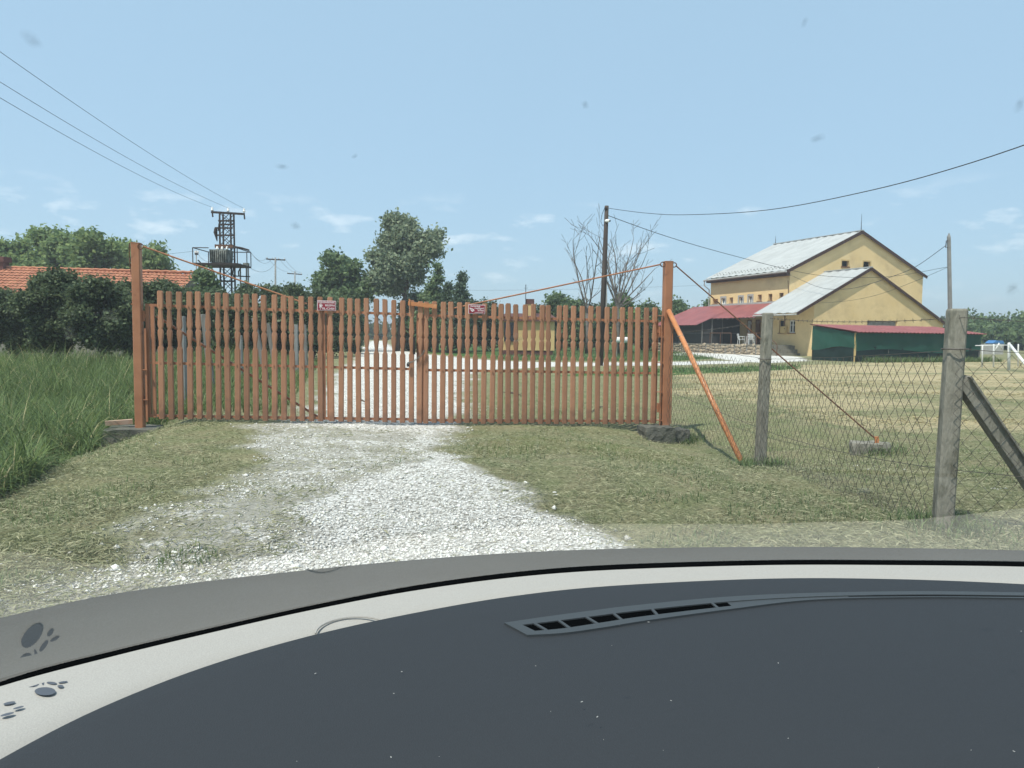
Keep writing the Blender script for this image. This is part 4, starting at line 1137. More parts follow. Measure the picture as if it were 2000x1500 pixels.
# meter box on the wing side wall
t0, z0 = on_side(1539, 651, ws0); t1, z1 = on_side(1529, 637.5, ws0)
b = MB(); rect(b, PWS, t0, t1, z0, z1, -.25, -.003); mbx = b.build("meter_box", M['stucco2'], house)
b = MB(); rect(b, PWS, t0 + .08, t0 + .16, z0 + .6 * (z1 - z0), z0 + .75 * (z1 - z0), -.27, -.251); b.build("lock", M['dark'], mbx)
b = MB(); b.tube([hp(ws0 - .1, (t0 + t1) / 2, z1), hp(ws0 - .1, (t0 + t1) / 2, wel - .1)], .035, 6); b.build("conduit", M['rust'], mbx)
# railing on the terrace edge
def rail(pts, posts):
    for p in posts:
        b = MB(); b.tube([hp(p[0], p[1], TZ + .03 if len(p) < 3 else p[2]), hp(p[0], p[1], (TZ + .95) if len(p) < 3 else p[2] + .92)], .028, 6); b.build("railing_post", M['rust'], house)
    b = MB(); b.tube([hp(*p) for p in pts], .028, 6); b.build("railing", M['rust'], house)
rs = -co - .8
rail([(rs, WT + 2.5, TZ + .95), (rs, WT + 4.6, TZ + .95)], [(rs, WT + 2.5), (rs, WT + 3.5), (rs, WT + 4.6)])
rail([(rs, WT + 2.5, TZ + .95), (rs + .02, WT + 1.2, .95)], [(rs + .02, WT + 1.2, 0.03)])
rail([(rs, WT + 6.6, TZ + .95), (rs, WT + 9.4, TZ + .95)], [(rs, WT + 6.6), (rs, WT + 8), (rs, WT + 9.4)])
for i in range(3):
    b = MB(); rect(b, PS, WT + 1.3 + i * .3, WT + 2.19, -.1 if i == 0 else TZ * i / 3 + .0, TZ * (i + 1) / 3 - .004, -co - .85, -1.6); b.build("step", M['concrete'], house)
# coil of cable on the wing roof edge and wall bracket
b = MB()
cc = hit(1569, 570, hO, hb) - hb * .25
for i in range(5): b.ring(cc + Vector((0, 0, .02 * i)) - hb * .02 * i, .32 - .015 * i, .012, ha, Vector((0, 0, 1)), 18, 4)
b.build("cable_coil", M['cable'], house)
b = MB(); b.tube([hit(1538.5, 548, hO, hb) - hb * .04, hit(1540, 590, hO, hb) - hb * .04], .03, 5); b.build("downpipe", M['rust'], house)
# plastic chairs on the terrace
def chair(loc, rz, label):
    root = thing("garden_chair", loc, label, "chair", "white plastic chairs on the terrace")
    q = Matrix.Rotation(rz, 3, 'Z'); T = lambda x, y, z: Vector(loc) + q @ Vector((x, y, z))
    b = MB(); b.hexa([T(-.22, -.22, .40), T(.22, -.22, .40), T(.22, .22, .40), T(-.22, .22, .40), T(-.22, -.22, .43), T(.22, -.22, .43), T(.22, .22, .43), T(-.22, .22, .43)]); b.build("seat", M['white'], root)
    for i in range(5):
        x = -.20 + i * .1; b = MB(); b.bar(T(x, .21, .42), T(x * 1.05, .30, .84 - abs(i - 2) * .02), .05, .02); b.build("back_slat", M['white'], root)
    b = MB(); b.bar(T(-.22, .30, .84), T(.22, .30, .84), .03, .05); b.build("back_top", M['white'], root)
    for sx_, sy_ in ((-1, -1), (1, -1), (1, 1), (-1, 1)):
        b = MB(); b.tube([T(sx_ * .21, sy_ * .2, .41), T(sx_ * .25, sy_ * .25, 0)], .022, 5); b.build("leg", M['white'], root)
    for sx_ in (-1, 1):
        b = MB(); b.tube([T(sx_ * .24, -.2, .42), T(sx_ * .26, -.18, .64), T(sx_ * .25, .25, .64)], .02, 5); b.build("armrest", M['white'], root)
for px, dy, lab, rz in ((1455.5, 0, "white plastic garden chair on the terrace, nearest the dark screens", 1.2), (1466, .5, "white plastic garden chair on the terrace, in front of the white door", 2.0), (1475, -.1, "white plastic garden chair on the terrace, nearest the fence post", 2.9)):
    t_ = on_side(px, 668, -co + .6)[0]
    chair(hp(-co + .2 + dy, t_, TZ + .032), TH + rz, lab)

# ------------------------------------------------------------------ red roofed shed hung with green net
N0 = gpt(1670, 703); N0 = at(1670, 700, 44.0); N0.z = float(gz(N0.x, 44))
shed = thing("netted_shed", N0, "low red roofed shed hung with dark green shade netting", "shed")
sp_ = lambda s, t, z: N0 + ha * s + hb * t + Vector((0, 0, z))
SW = 10.4; SD = 3.4
ef = hit(1669, 648, N0, hb).z - N0.z; eb = ef + 0.47
corr("roof", sp_(-.15, -.25, ef), sp_(SW + .2, -.25, ef - .03), sp_(-.15, SD + .1, eb), M['redroof'], shed, 0.3, 0.02, 0.03)
def netmat(name, c, alpha):
    m = bpy.data.materials.new(name); m.use_nodes = True; n, l = m.node_tree.nodes, m.node_tree.links.new
    b_ = n["Principled BSDF"]; b_.inputs["Base Color"].default_value = (*c, 1); b_.inputs["Roughness"].default_value = .7
    tr = n.new("ShaderNodeBsdfTransparent"); ms = n.new("ShaderNodeMixShader"); ms.inputs[0].default_value = alpha
    tl = n.new("ShaderNodeBsdfTranslucent"); tl.inputs[0].default_value = (*[x * 1.2 for x in c], 1); m2 = n.new("ShaderNodeMixShader"); m2.inputs[0].default_value = .4
    l(b_.outputs[0], m2.inputs[1]); l(tl.outputs[0], m2.inputs[2])
    l(tr.outputs[0], ms.inputs[1]); l(m2.outputs[0], ms.inputs[2]); l(ms.outputs[0], n["Material Output"].inputs[0]); return m
M['net'] = netmat("green shade net", (0.035, 0.165, 0.115), 0.72)
M['net2'] = netmat("dark green tarp", (0.012, 0.040, 0.035), 0.97)
def sheet(P, nu, nv, amp, name, m, parent):
    V, Fs = [], []
    for i in range(nu + 1):
        for j in range(nv + 1):
            V.append(P(i / nu, j / nv, amp * (math.sin(i * 1.7 + j * .4) + .6 * math.sin(i * .7 - j * 1.1))))
    for i in range(nu):
        for j in range(nv): k = i * (nv + 1) + j; Fs.append((k, k + nv + 1, k + nv + 2, k + 1))
    b = MB(); b.add(V, Fs); return b.build(name, m, parent, True)
zb = lambda t: ef + (eb - ef) * (t / SD) - .08
sheet(lambda u, v, a: sp_(-.02 + a, SD * u, .75 + .12 * math.sin(u * 5) + v * (zb(SD * u) - .75 - .12 * math.sin(u * 5))), 14, 6, .03, "side_net", M['net'], shed)
sheet(lambda u, v, a: sp_(.04 + a, SD * u, -.05 + v * (.82 + .1 * math.sin(u * 4 + 1))), 14, 5, .03, "side_tarp", M['net2'], shed)
sheet(lambda u, v, a: sp_(SW * u, .0 + a, -.05 + v * (.85 + .08 * math.sin(u * 9))), 34, 5, .03, "front_tarp", M['net2'], shed)
sheet(lambda u, v, a: sp_(SW * u, -.05 + a, .62 + .12 * math.sin(u * 7) + v * (ef - .7 - .12 * math.sin(u * 7))), 34, 6, .03, "front_net", M['net'], shed)
b = MB(); b.add([sp_(0, SD, -.05), sp_(SW, SD, -.05), sp_(SW, SD, eb - .1), sp_(0, SD, eb - .1)], [(0, 1, 2, 3)]); b.build("back_wall", M['brownwood'], shed)
b = MB(); b.add([sp_(SW, 0, -.05), sp_(SW, SD, -.05), sp_(SW, SD, eb - .1), sp_(SW, 0, ef - .1)], [(0, 1, 2, 3)]); b.build("end_wall", M['net2'], shed)
for s_ in (0.03, 2.6, 5.2, 7.8, SW - .05):
    b = MB(); b.bar(sp_(s_, .06, -.05), sp_(s_, .06, ef - .05), .09, .09); b.build("post", M['stucco2'] if s_ < 1 else M['greenwood'], shed)
P = np.array([[0.0, 0.0]]) + np.array([[N0.x, N0.y]]) + np.outer(rng.random(2600) * SW, [ha.x, ha.y]) + np.outer(-.35 - rng.random(2600) * 1.2, [hb.x, hb.y])
tag(blades("shed_weeds", P, 0.34, 0.03, 0.9, LEAF['tuft'], seg=3), "rank green weeds along the foot of the netted shed", "weeds", kind="stuff")

# ------------------------------------------------------------------ small yellow hut behind the gate
h0 = at(980, 667, 52); h0.z = float(gz(h0.x, 52)); hx = at(1083, 667, 52).x - h0.x
hut = thing("garden_hut", h0, "small yellow hut with a brown roof and brick chimney seen through the gate", "hut")
q = lambda x, y, z: h0 + Vector((x, y, z))
def bx(x0, x1, y0, y1, z0, z1): return [q(x0, y0, z0), q(x1, y0, z0), q(x1, y1, z0), q(x0, y1, z0), q(x0, y0, z1), q(x1, y0, z1), q(x1, y1, z1), q(x0, y1, z1)]
zt_ = at(1000, 627, 52).z - h0.z; zb_ = at(1000, 668, 52).z - h0.z
b = MB(); b.hexa(bx(0.9, hx, 0, 2.6, .35, zt_)); b.build("wall", M['stucco2'], hut)
b = MB(); b.hexa(bx(0, .895, .25, 2.5, .35, zt_)); b.build("porch_wall", M['stucco2'], hut)
b = MB(); b.hexa(bx(.15, .85, .15, .249, .95, zt_ - .1)); b.build("window", M['pane'], hut)
b = MB(); b.hexa(bx(0.02, hx - .1, .05, 2.5, -.1, .348)); b.build("plinth", M['brownroof'], hut)
b = MB(); b.hexa([q(-.2, -.25, zt_), q(hx + .1, -.25, zt_), q(hx + .1, 2.9, zt_), q(-.2, 2.9, zt_), q(-.2, -.25, zt_ + .22), q(hx + .1, -.25, zt_ + .22), q(hx - .2, 2.5, zt_ + .6), q(.2, 2.5, zt_ + .6)]); rf = b.build("roof", M['brownroof'], hut)
cxx = at(1035, 600, 53).x - h0.x; ctz = at(1035, 584, 53).z - h0.z
b = MB(); b.hexa(bx(cxx - .26, cxx + .26, 1.0, 1.5, zt_ + .2, ctz - .35)); b.build("chimney", M['stucco2'], rf)
b = MB(); b.hexa(bx(cxx - .30, cxx + .30, .96, 1.54, ctz - .349, ctz)); b.build("chimney_cap", M['brownroof'], rf)
b = MB(); b.tube([q(cxx - .3, .9, zt_ + .2), q(cxx - .3, .9, at(1027, 556, 53).z - h0.z)], .025, 5); b.tube([q(cxx - .45, .9, ctz + .75), q(cxx - .15, .9, ctz + .75)], .012, 4); b.build("aerial", M['cable'], rf)
# white tank
tk = at(1216, 664, 50)
tank = thing("gas_tank", (tk.x, 50, float(gz(tk.x, 50))), "white cylindrical tank lying beyond the right gate leaf", "tank")
b = MB(); b.tube([(tk.x - .62, 50, tk.z), (tk.x - .55, 50, tk.z), (tk.x + .55, 50, tk.z), (tk.x + .62, 50, tk.z)], [.10, .2, .2, .10], 12); b.build("vessel", M['white'], tank, True)
for s_ in (-.4, .4):
    b = MB(); b.box((tk.x + s_, 50, (tk.z + float(gz(tk.x, 50))) / 2 - .1), (.08, .3, abs(tk.z - float(gz(tk.x, 50))) - .1)); b.build("support", M['concrete'], tank)

# ------------------------------------------------------------------ trees and shrubs
def crown_np(blobs, nleaf, size, rs, flat=0.0, shell=0.55, asp=1.5):
    """leaf cards gathered in clumps; blobs = [(centre, (rx, ry, rz))]"""
    vol = np.array([b_[1][0] * b_[1][1] * b_[1][2] for b_ in blobs]) ** (2 / 3); pr = vol / vol.sum()
    k = rs.choice(len(blobs), nleaf, p=pr)
    C = np.array([list(b_[0]) for b_ in blobs])[k]; Rr = np.array([b_[1] for b_ in blobs])[k]
    d = rs.normal(size=(nleaf, 3)); d /= np.linalg.norm(d, axis=1)[:, None]
    r = shell + (1 - shell) * rs.random(nleaf) + rs.normal(0, .10, nleaf)
    # small twig clusters: leaves share jittered sub centres
    p = C + d * Rr * r[:, None]
    q = rs.integers(0, nleaf, nleaf // 7)
    sub = p[q]; which = rs.integers(0, len(q), nleaf)
    near_ = rs.random(nleaf) < .72
    p = np.where(near_[:, None], sub[which] + rs.normal(0, size * 1.25, (nleaf, 3)), p)
    nrm = rs.normal(size=(nleaf, 3)) + d * .6; nrm[:, 2] += .7
    nrm /= np.linalg.norm(nrm, axis=1)[:, None]
    t = np.cross(nrm, rs.normal(size=(nleaf, 3))); t /= np.linalg.norm(t, axis=1)[:, None]
    bt = np.cross(nrm, t)
    s = (size * (.6 + .8 * rs.random(nleaf)))[:, None]
    V = np.stack([p - t * s * asp / 2, p + bt * s / 2 + nrm * s * .12, p + t * s * asp / 2, p - bt * s / 2 + nrm * s * .12], 1).reshape(-1, 3)
    i = np.arange(nleaf) * 4
    return V, np.stack([i, i + 1, i + 2, i + 3], 1)
def tree(name, px, Y, py_top, half_px, py_low, label, cat="tree", kind='tree', nleaf=6000, size=.24, seed=1, nblob=16, group=None, lean=0.0, conical=False, trunk_r=.14, depth=None, blobsize=.42, base_px=None, blobs_px=None):
    rs = np.random.default_rng(seed); rr = random.Random(seed)
    base = at(px if base_px is None else base_px, 690, Y); base.z = float(gz(base.x, Y)) - .05
    top = at(px, py_top, Y); low = at(px, py_low, Y); hw = half_px / F * Y
    cx = at(px, (py_top + py_low) / 2, Y).x
    root = thing(name, base, label, cat, group)
    H = top.z - low.z; blobs = []
    dp = depth or hw
    for (bx_, by_, br__) in (blobs_px or ()):
        r_m = br__ / F * Y
        blobs.append((at(bx_, by_, Y + rr.uniform(-.5, .5) * hw), (r_m, r_m, r_m * .9)))
    for i in range(0 if blobs_px else nblob):
        f = (i + rr.random()) / nblob
        z = low.z + H * f
        if conical: env = max(.08, (1 - f) ** .8)
        else: env = max(.25, math.sin(math.pi * (0.12 + 0.80 * f)) ** .7)
        a = rr.uniform(0, 6.28); ro = rr.uniform(.25, .85) * env
        rb = min(blobsize, .75) * rr.uniform(.7, 1.25) * (env * .6 + .4)
        rbh = rb * hw; rbz = min(rb * hw * rr.uniform(.65, 1.0), H * .3)
        c = Vector((cx + math.cos(a) * ro * hw + lean * (z - low.z), Y + math.sin(a) * ro * dp, z))
        c.z = min(c.z, top.z - rbz * .8); c.z = max(c.z, base.z + rbz * .6)
        blobs.append((c, (rbh, rbh, rbz)))
    V, Fs = crown_np(blobs, nleaf, size, rs)
    V[:, 2] = np.maximum(V[:, 2], base.z + .02)
    np_obj("crown", V, Fs, LEAF[kind], root)
    b = MB()
    mid = Vector((cx + lean * H * .4, Y, low.z + H * .45))
    tp = [base - Vector((0, 0, .2)), base.lerp(mid, .5) + Vector((rr.gauss(0, .05), 0, 0)), mid, Vector((cx + lean * H * .85, Y, low.z + H * .85))]
    b.tube(tp, [trunk_r * 1.15, trunk_r * .9, trunk_r * .6, trunk_r * .2], 7)
    b.build("trunk", M['bark'], root, True)
    b = MB()
    for c, r_ in blobs[::2]:
        t0 = tp[1].lerp(tp[3], rr.uniform(.05, .55))
        b.tube([t0, t0.lerp(c, .5) + Vector((0, 0, .12 * (c - t0).length * .3)), c], [trunk_r * .38, trunk_r * .25, trunk_r * .08], 5)
    o = b.build("limbs", M['bark'], root, True)
    return root
WG = "tall trees behind the tiled house"
for i, (px, top, hw, lab) in enumerate(((25, 472, 62, "bright green tree behind the tiled roof at the far left edge"), (112, 449, 66, "broad green tree behind the gap in the tiled roof"), (188, 456, 58, "tall green tree behind the middle of the tiled roof"), (252, 478, 48, "green tree behind the left gate post above the tiled roof"), (306, 486, 34, "small green tree at the right end of the row behind the tiled house"))):
    tree("walnut_tree", px, 56 + (i % 2) * 4, top, hw, 600, lab, kind='walnut', nleaf=15000, size=.21, seed=20 + i, nblob=22, group=WG, blobsize=.40)
SG = "dark shrubs along the ditch"
for i, (px, Y, top, hw, lab) in enumerate(((28, 25, 572, 55, "dark shrub at the far left edge below the orange roof"), (112, 23, 532, 62, "tallest dark shrub left of the gate post"), (196, 22.5, 548, 58, "dark shrub between the tallest shrub and the gate post"), (255, 24, 556, 50, "dark shrub directly behind the left gate post"), (318, 25, 553, 48, "dark shrub behind the first pickets of the gate"), (368, 27, 566, 42, "low dark shrub behind the left end of the gate"))):
    tree("shrub", px, Y, top, hw, 676, lab, "shrub", 'shrub', 26000, .068, 40 + i, 44, SG, trunk_r=.06, blobsize=.36, depth=1.4)
tree("shrub", 398, 36, 533, 24, 640, "rounded green bush left of the transformer tower", "bush", 'tree', 9000, .12, 61, 14, trunk_r=.07)
HG = "hedge bushes behind the gate"
hd = [(430, 34, 572, 36), (478, 36, 560, 36), (530, 38, 562, 38), (575, 40, 560, 36), (612, 42, 568, 34), (560, 33, 590, 46), (460, 31, 590, 46), (650, 46, 585, 34), (684, 52, 588, 24)]
names_ = ["hedge bush just right of the transformer tower foot", "hedge bush under the low voltage lines", "hedge bush under the nearer T shaped pole", "hedge bush under the farther T shaped pole", "hedge bush left of the round tree", "low dark hedge bush behind the leaning grey posts", "low dark hedge bush in front of the transformer tower", "dark bush under the round tree", "bush left of the gravel track in the distance"]
for i, (px, Y, top, hw) in enumerate(hd):
    tree("hedge_bush", px, Y, top, hw, 684, names_[i], "bush", 'shrub', 12000, .105, 70 + i, 32, HG, trunk_r=.06, blobsize=.38, depth=1.6)
tree("round_tree", 663, 60, 499, 56, 640, "round green tree left of the tall leaning tree", kind='tree', nleaf=15000, size=.21, seed=90, nblob=24, blobsize=.40)
tree("leaning_tree", 800, 62, 416, 64, 600, "tall loose crowned tree leaning over the track", kind='poplar', nleaf=16000, size=.19, seed=93, lean=.0, trunk_r=.2, base_px=775, blobs_px=[(776, 442, 27), (792, 468, 30), (762, 478, 25), (831, 472, 25), (846, 488, 20), (737, 502, 20), (760, 520, 30), (801, 520, 26), (822, 500, 24), (742, 548, 28), (772, 556, 28), (712, 556, 20), (858, 458, 10), (815, 544, 16), (760, 432, 14), (800, 440, 16)])
tree("young_tree", 853, 58, 514, 26, 650, "slim young tree right of the leaning tree", kind='tree', nleaf=6000, size=.17, seed=94, nblob=14, conical=True)
tree("juniper", 903, 56, 536, 30, 660, "dark pointed juniper above the camera sign", kind='conifer', nleaf=10000, size=.13, seed=95, nblob=18, conical=True)
tree("juniper", 876, 57, 552, 24, 660, "smaller dark juniper beside the slim young tree", kind='conifer', nleaf=7000, size=.13, seed=96, nblob=14, conical=True)
bd = [(690, 68, 565, 24, 'poplar', "pale bush at the foot of the leaning tree"), (806, 64, 575, 34, 'poplar', "pale leafy bush right of the gravel track"), (840, 60, 572, 34, 'tree', "green bush left of the young tree"), (900, 62, 585, 44, 'shrub', "dark bush below the junipers"), (950, 66, 592, 36, 'shrub', "dark bush left of the yellow hut"),
      (1060, 70, 600, 34, 'shrub', "dark bush right of the hut chimney"), (1096, 70, 577, 36, 'tree', "tree with two rounded tops right of the hut"), (1128, 68, 590, 30, 'tree', "small tree under the left dead tree"), (1172, 72, 598, 36, 'shrub', "dark bush behind the wooden pole"), (1216, 64, 580, 28, 'bright', "fresh green bush at the foot of the right dead tree"),
      (1262, 74, 594, 36, 'tree', "green bush left of the right gate post"), (1318, 76, 588, 34, 'tree', "green bush right of the right gate post"), (1356, 78, 606, 26, 'tree', "low green bush left of the red canopy"), (1386, 82, 588, 14, 'tree', "slim green tree at the far corner of the farmhouse")]
for i, (px, Y, top, hw, kd, lab) in enumerate(bd):
    tree("yard_bush", px, Y, top, hw, 672, lab, "bush", kd, 10000, .18, 120 + i, 18, "bushes along the back of the yard", trunk_r=.09, blobsize=.46)
fr = [(1895, 112, 617, 36, "rounded far tree just right of the near concrete post"), (1950, 118, 626, 34, "far tree above the white fence posts"), (2005, 104, 618, 36, "far tree at the right edge of the view"), (1925, 100, 640, 40, "low far bush right of the netted shed"), (1980, 98, 640, 40, "low far bush behind the white fence")]
for i, (px, Y, top, hw, lab) in enumerate(fr):
    tree("field_tree", px, Y, top, hw, 672, lab, "tree", 'tree', 5000, .36, 150 + i, 18, "far trees at the edge of the field", trunk_r=.12, blobsize=.45)
# far woods along the horizon: one mass
rs = np.random.default_rng(5); blobs = []
for i in range(300):
    a = R(-62 + 124 * (i + rs.random()) / 300); d = rs.uniform(185, 225)
    h = rs.uniform(2.2, 4.6) * (1.25 if abs(a) > .5 else .8)
    blobs.append(((math.sin(a) * d, math.cos(a) * d, h * .5), (rs.uniform(3, 6), 3, h * .55)))
V, Fs = crown_np(blobs, 42000, .9, rs)
V[:, 2] = np.maximum(V[:, 2], -.3)
tag(np_obj("far_woods", V, Fs, LEAF['shrub']), "dark line of woodland along the horizon", "woods", kind="stuff")

# dead trees
def dead_tree(px, Y, py_base, spec, label, seed):
    rr = random.Random(seed)
    base = at(px, 690, Y); base.z = float(gz(base.x, Y)) - .1
    root = thing("dead_tree", base, label, "tree", "bare dead trees")
    b = MB()
    crotch = at(px, py_base, Y)
    b.tube([base, base.lerp(crotch, .5) + Vector((.06, 0, 0)), crotch], [.17, .14, .11], 7); b.build("trunk", M['deadbark'], root, True)
    def grow(p, d, ln, r, depth, b):
        pts, rs_ = [p], [r]; q = p; dd = d.copy(); n_ = 5
        for i in range(n_):
            dd = (dd + Vector((rr.gauss(0, .10), rr.gauss(0, .12), rr.gauss(.05, .06)))).normalized()
            q = q + dd * ln / n_; pts.append(q); rs_.append(max(.013, r * (1 - .75 * (i + 1) / n_)))
            if depth and i >= 0 and rr.random() < .85:
                sd = Vector((rr.gauss(0, .6), rr.gauss(0, .6), rr.gauss(.15, .3)))
                grow(q, (dd + sd).normalized(), ln * rr.uniform(.35, .6) * (1 - i * .06), rs_[-1] * .55, depth - 1, b)
        b.tube(pts, rs_, 4, False)
    for tx, ty, dyy in spec:
        t_ = at(tx, ty, Y + dyy); b = MB(); v = t_ - crotch
        grow(crotch + Vector((0, 0, -.1)), (v.normalized() + Vector((0, 0, -.12))).normalized(), v.length * .86, .085, 2, b); b.build("limb", M['deadbark'], root)
dead_tree(1146, 56, 612, [(1120, 440, .5), (1160, 425, -.5), (1150, 470, .6), (1132, 545, 0)], "narrow bare dead tree left of the wooden pole", 3)
dead_tree(1206, 55, 600, [(1190, 430, 1), (1212, 420, -1), (1228, 425, .6), (1252, 440, -.8), (1270, 470, .9), (1292, 505, 0), (1172, 500, .5), (1276, 560, -.4), (1240, 430, 0), (1202, 470, .3)], "wide fan of bare dead branches right of the wooden pole", 8)

# ------------------------------------------------------------------ tiled house on the left
TY = 44.0
r0, r1 = at(-140, 520, TY), at(383, 534, TY + 2)
eL = at(40, 604, TY - 4.2)
t0_ = Vector((r0.x, TY, float(gz(r0.x, TY))))
th = thing("tiled_house", (0.5 * (r0.x + r1.x), TY, float(gz(-20, TY))), "long low house with a weathered orange tiled roof behind the dark shrubs", "house")
def tiled(name, A, B, drop, parent, course=.34, tw=.24):
    """stepped tile courses: ridge A->B, each course a strip with scalloped pantiles"""
    u = B - A; n = int(u.length / tw) * 4; m_ = int(drop.length / course); nr = u.cross(drop).normalized()
    if nr.z < 0: nr = -nr
    V, Fs = [], []
    for j in range(m_):
        for e_ in (0, 1):
            for i in range(n + 1):
                h = .028 * math.sin(i / 4 * 2 * math.pi) + (.045 if e_ else 0) + .05 * math.sin(i * .013 + 1)
                V.append(A + u * (i / n) + drop * ((j + e_ * 1.06) / m_) + nr * (h + random.gauss(0, .004)))
        b0 = j * 2 * (n + 1)
        for i in range(n): Fs.append((b0 + i, b0 + i + 1, b0 + n + 2 + i, b0 + n + 1 + i))
    b = MB(); b.add(V, Fs); return b.build(name, M['tile'], parent)
dropv = Vector((0, -4.4, -2.35))
tiled("roof", r0, r1, dropv, th)
tiled("roof", r0 + Vector((0, .02, 0)), r1 + Vector((0, .02, 0)), Vector((0, 4.4, -2.35)), th)
b = MB(); b.tube([r0.lerp(r1, i / 60) + Vector((0, 0, .04 + .03 * (i % 2))) for i in range(61)], .09, 6); b.build("ridge_tiles", M['tile'], th)
gzv = float(gz(-20, TY))
b = MB(); e0 = r0 + Vector((.3, -4.1, 0)); e1 = r1 + Vector((-.3, -4.1, 0)); ez = r1.z - 2.4
b.hexa([Vector((e0.x, e0.y, gzv)), Vector((e1.x, e1.y, gzv)), Vector((e1.x, e1.y + 8, gzv)), Vector((e0.x, e0.y + 8, gzv)), Vector((e0.x, e0.y, ez)), Vector((e1.x, e1.y, ez)), Vector((e1.x, e1.y + 8, ez)), Vector((e0.x, e0.y + 8, ez))])
b.add([Vector((e1.x, e1.y, ez)), Vector((e1.x, e1.y + 8, ez)), Vector((e1.x, e1.y + 4.1, r1.z - .1))], [(0, 1, 2)]); b.build("wall", M['mortar'], th)
ch = at(3, 520, TY + .5)
b = MB(); b.box(ch + Vector((0, 0, -.2)), (.55, .55, 1.3)); b.box(ch + Vector((0, 0, .38)), (.75, .75, .3)); b.build("chimney", M['brownroof'], th)

# ------------------------------------------------------------------ transformer tower
TW = 48.0
tb = at(447, 690, TW); tb.z = float(gz(tb.x, TW))
tower = thing("transformer_tower", tb, "rusty lattice mast carrying a pole transformer on a railed platform", "transformer tower")
def tz(py): return at(447, py, TW).z - tb.z
def tx(px, py=500): return at(px, py, TW).x - tb.x
T = lambda x, y, z: tb + Vector((x, y, z))
ztop = tz(417); hw0, hw1 = .36, .34
for sx_ in (-1, 1):
    for sy_ in (-1, 1):
        b = MB(); b.bar(T(sx_ * hw0, sy_ * .30, 0), T(sx_ * hw1, sy_ * .28, ztop), .085, .085); b.build("leg", M['rust_dark'], tower)
nb = 13
for i in range(nb):
    z0, z1 = ztop * i / nb, ztop * (i + 1) / nb
    b = MB()
    for sy_ in (-.34, .32):
        b.bar(T(-.34, sy_, z0), T(.34, sy_, z1), .03, .045, up=(0, 1, 0)); b.bar(T(.34, sy_ + .02, z0), T(-.34, sy_ + .02, z1), .03, .045, up=(0, 1, 0))
    o = b.build("lattice_bracing", M['rust_dark'], tower); o["kind"] = "stuff"
for py, x0, x1, nm in ((433, 432, 460, "crossbar"), (440, 432, 462, "crossbar"), (447, 425, 459, "crossbar"), (461, 429, 461, "crossbar"), (550, 429, 463, "crossbar")):
    b = MB(); b.bar(T(tx(x0), -.36, tz(py)), T(tx(x1), -.36, tz(py)), .07, .10); b.build(nm, M['rust_dark'], tower)
b = MB(); b.bar(T(tx(414), 0, tz(414.5)), T(tx(479), 0, tz(418)), .10, .13); b.build("crossarm", M['rust_dark'], tower)
def insul(p, s=1.0):
    b = MB(); b.tube([p, p + Vector((0, 0, .06)) * s, p + Vector((0, 0, .07)) * s, p + Vector((0, 0, .14)) * s, p + Vector((0, 0, .15)) * s, p + Vector((0, 0, .24)) * s, p + Vector((0, 0, .3)) * s], [.03, .03, .09, .09, .05, .08, .03], 8); b.build("insulator", M['porcelain'], tower, True)
ins = [T(tx(416), 0, tz(414)), T(tx(447), 0, tz(415)), T(tx(478), 0, tz(416))]
for p in ins: insul(p)
for px, y0, y1 in ((416, 415, 424), (478, 418, 428)):
    b = MB(); b.tube([T(tx(px), 0, tz(y0)), T(tx(px) + .03, 0, tz(y1))], .05, 6); b.build("arrester", M['rust_dark'], tower)
b = MB(); b.tube([T(tx(425), -.2, tz(447)), T(tx(424), -.2, tz(455)), T(tx(427), -.2, tz(472))], [.10, .13, .03], 6); b.build("fuse_switch", M['rust_dark'], tower)
b = MB(); b.tube([T(tx(432), -.2, tz(438)), T(tx(430), -.2, tz(452))], .06, 6); b.build("fuse_switch", M['rust_dark'], tower)
# beam, transformer, platform
b = MB(); b.bar(T(tx(426), -.45, tz(482.5)), T(tx(461), -.45, tz(483)), .16, .20); b.build("beam", M['rust'], tower)
b = MB(); b.tube([T(tx(460), -.45, tz(483)), T(tx(478), -.5, tz(486)), T(tx(492), -.5, tz(490))], [.07, .06, .05], 6); b.build("cable_arm", M['rust_dark'], tower)
bx0, bx1, bz0, bz1 = tx(426), tx(461), tz(519), tz(492)
b = MB(); b.hexa([T(bx0 + .1, -1.35, bz0), T(bx1 - .05, -1.35, bz0), T(bx1 - .05, -.5, bz0), T(bx0 + .1, -.5, bz0), T(bx0, -1.4, bz1), T(bx1, -1.4, bz1), T(bx1, -.45, bz1), T(bx0, -.45, bz1)])
tr = b.build("transformer_tank", M['transformer'], tower)
for i in range(9):
    x = bx0 + .08 + i * (bx1 - bx0 - .16) / 8
    b = MB(); b.box(T(x, -1.46, (bz0 + bz1) / 2), (.035, .12, (bz1 - bz0) * .85)); b.build("cooling_fin", M['transformer'], tr)
for i in range(3): insul(T(bx0 + .3 + i * .3, -.9, bz1), .8)
py_ = tz(521.5); pxl, pxr = tx(398), tx(482)
b = MB(); b.hexa([T(pxl, -1.7, py_), T(pxr, -1.7, py_), T(pxr, .8, py_), T(pxl, .8, py_), T(pxl, -1.7, py_ + .10), T(pxr, -1.7, py_ + .10), T(pxr, .8, py_ + .10), T(pxl, .8, py_ + .10)]); b.build("platform", M['rust_dark'], tower)
rt = tz(490)
for x, y in ((pxl, -1.65), (tx(409), .75), (tx(474), .75), (pxr, -1.65), (pxl, .75), (pxr, .75)):
    b = MB(); b.tube([T(x, y, py_ + .1), T(x, y, rt)], .03, 5); b.build("railing_post", M['rust_dark'], tower)
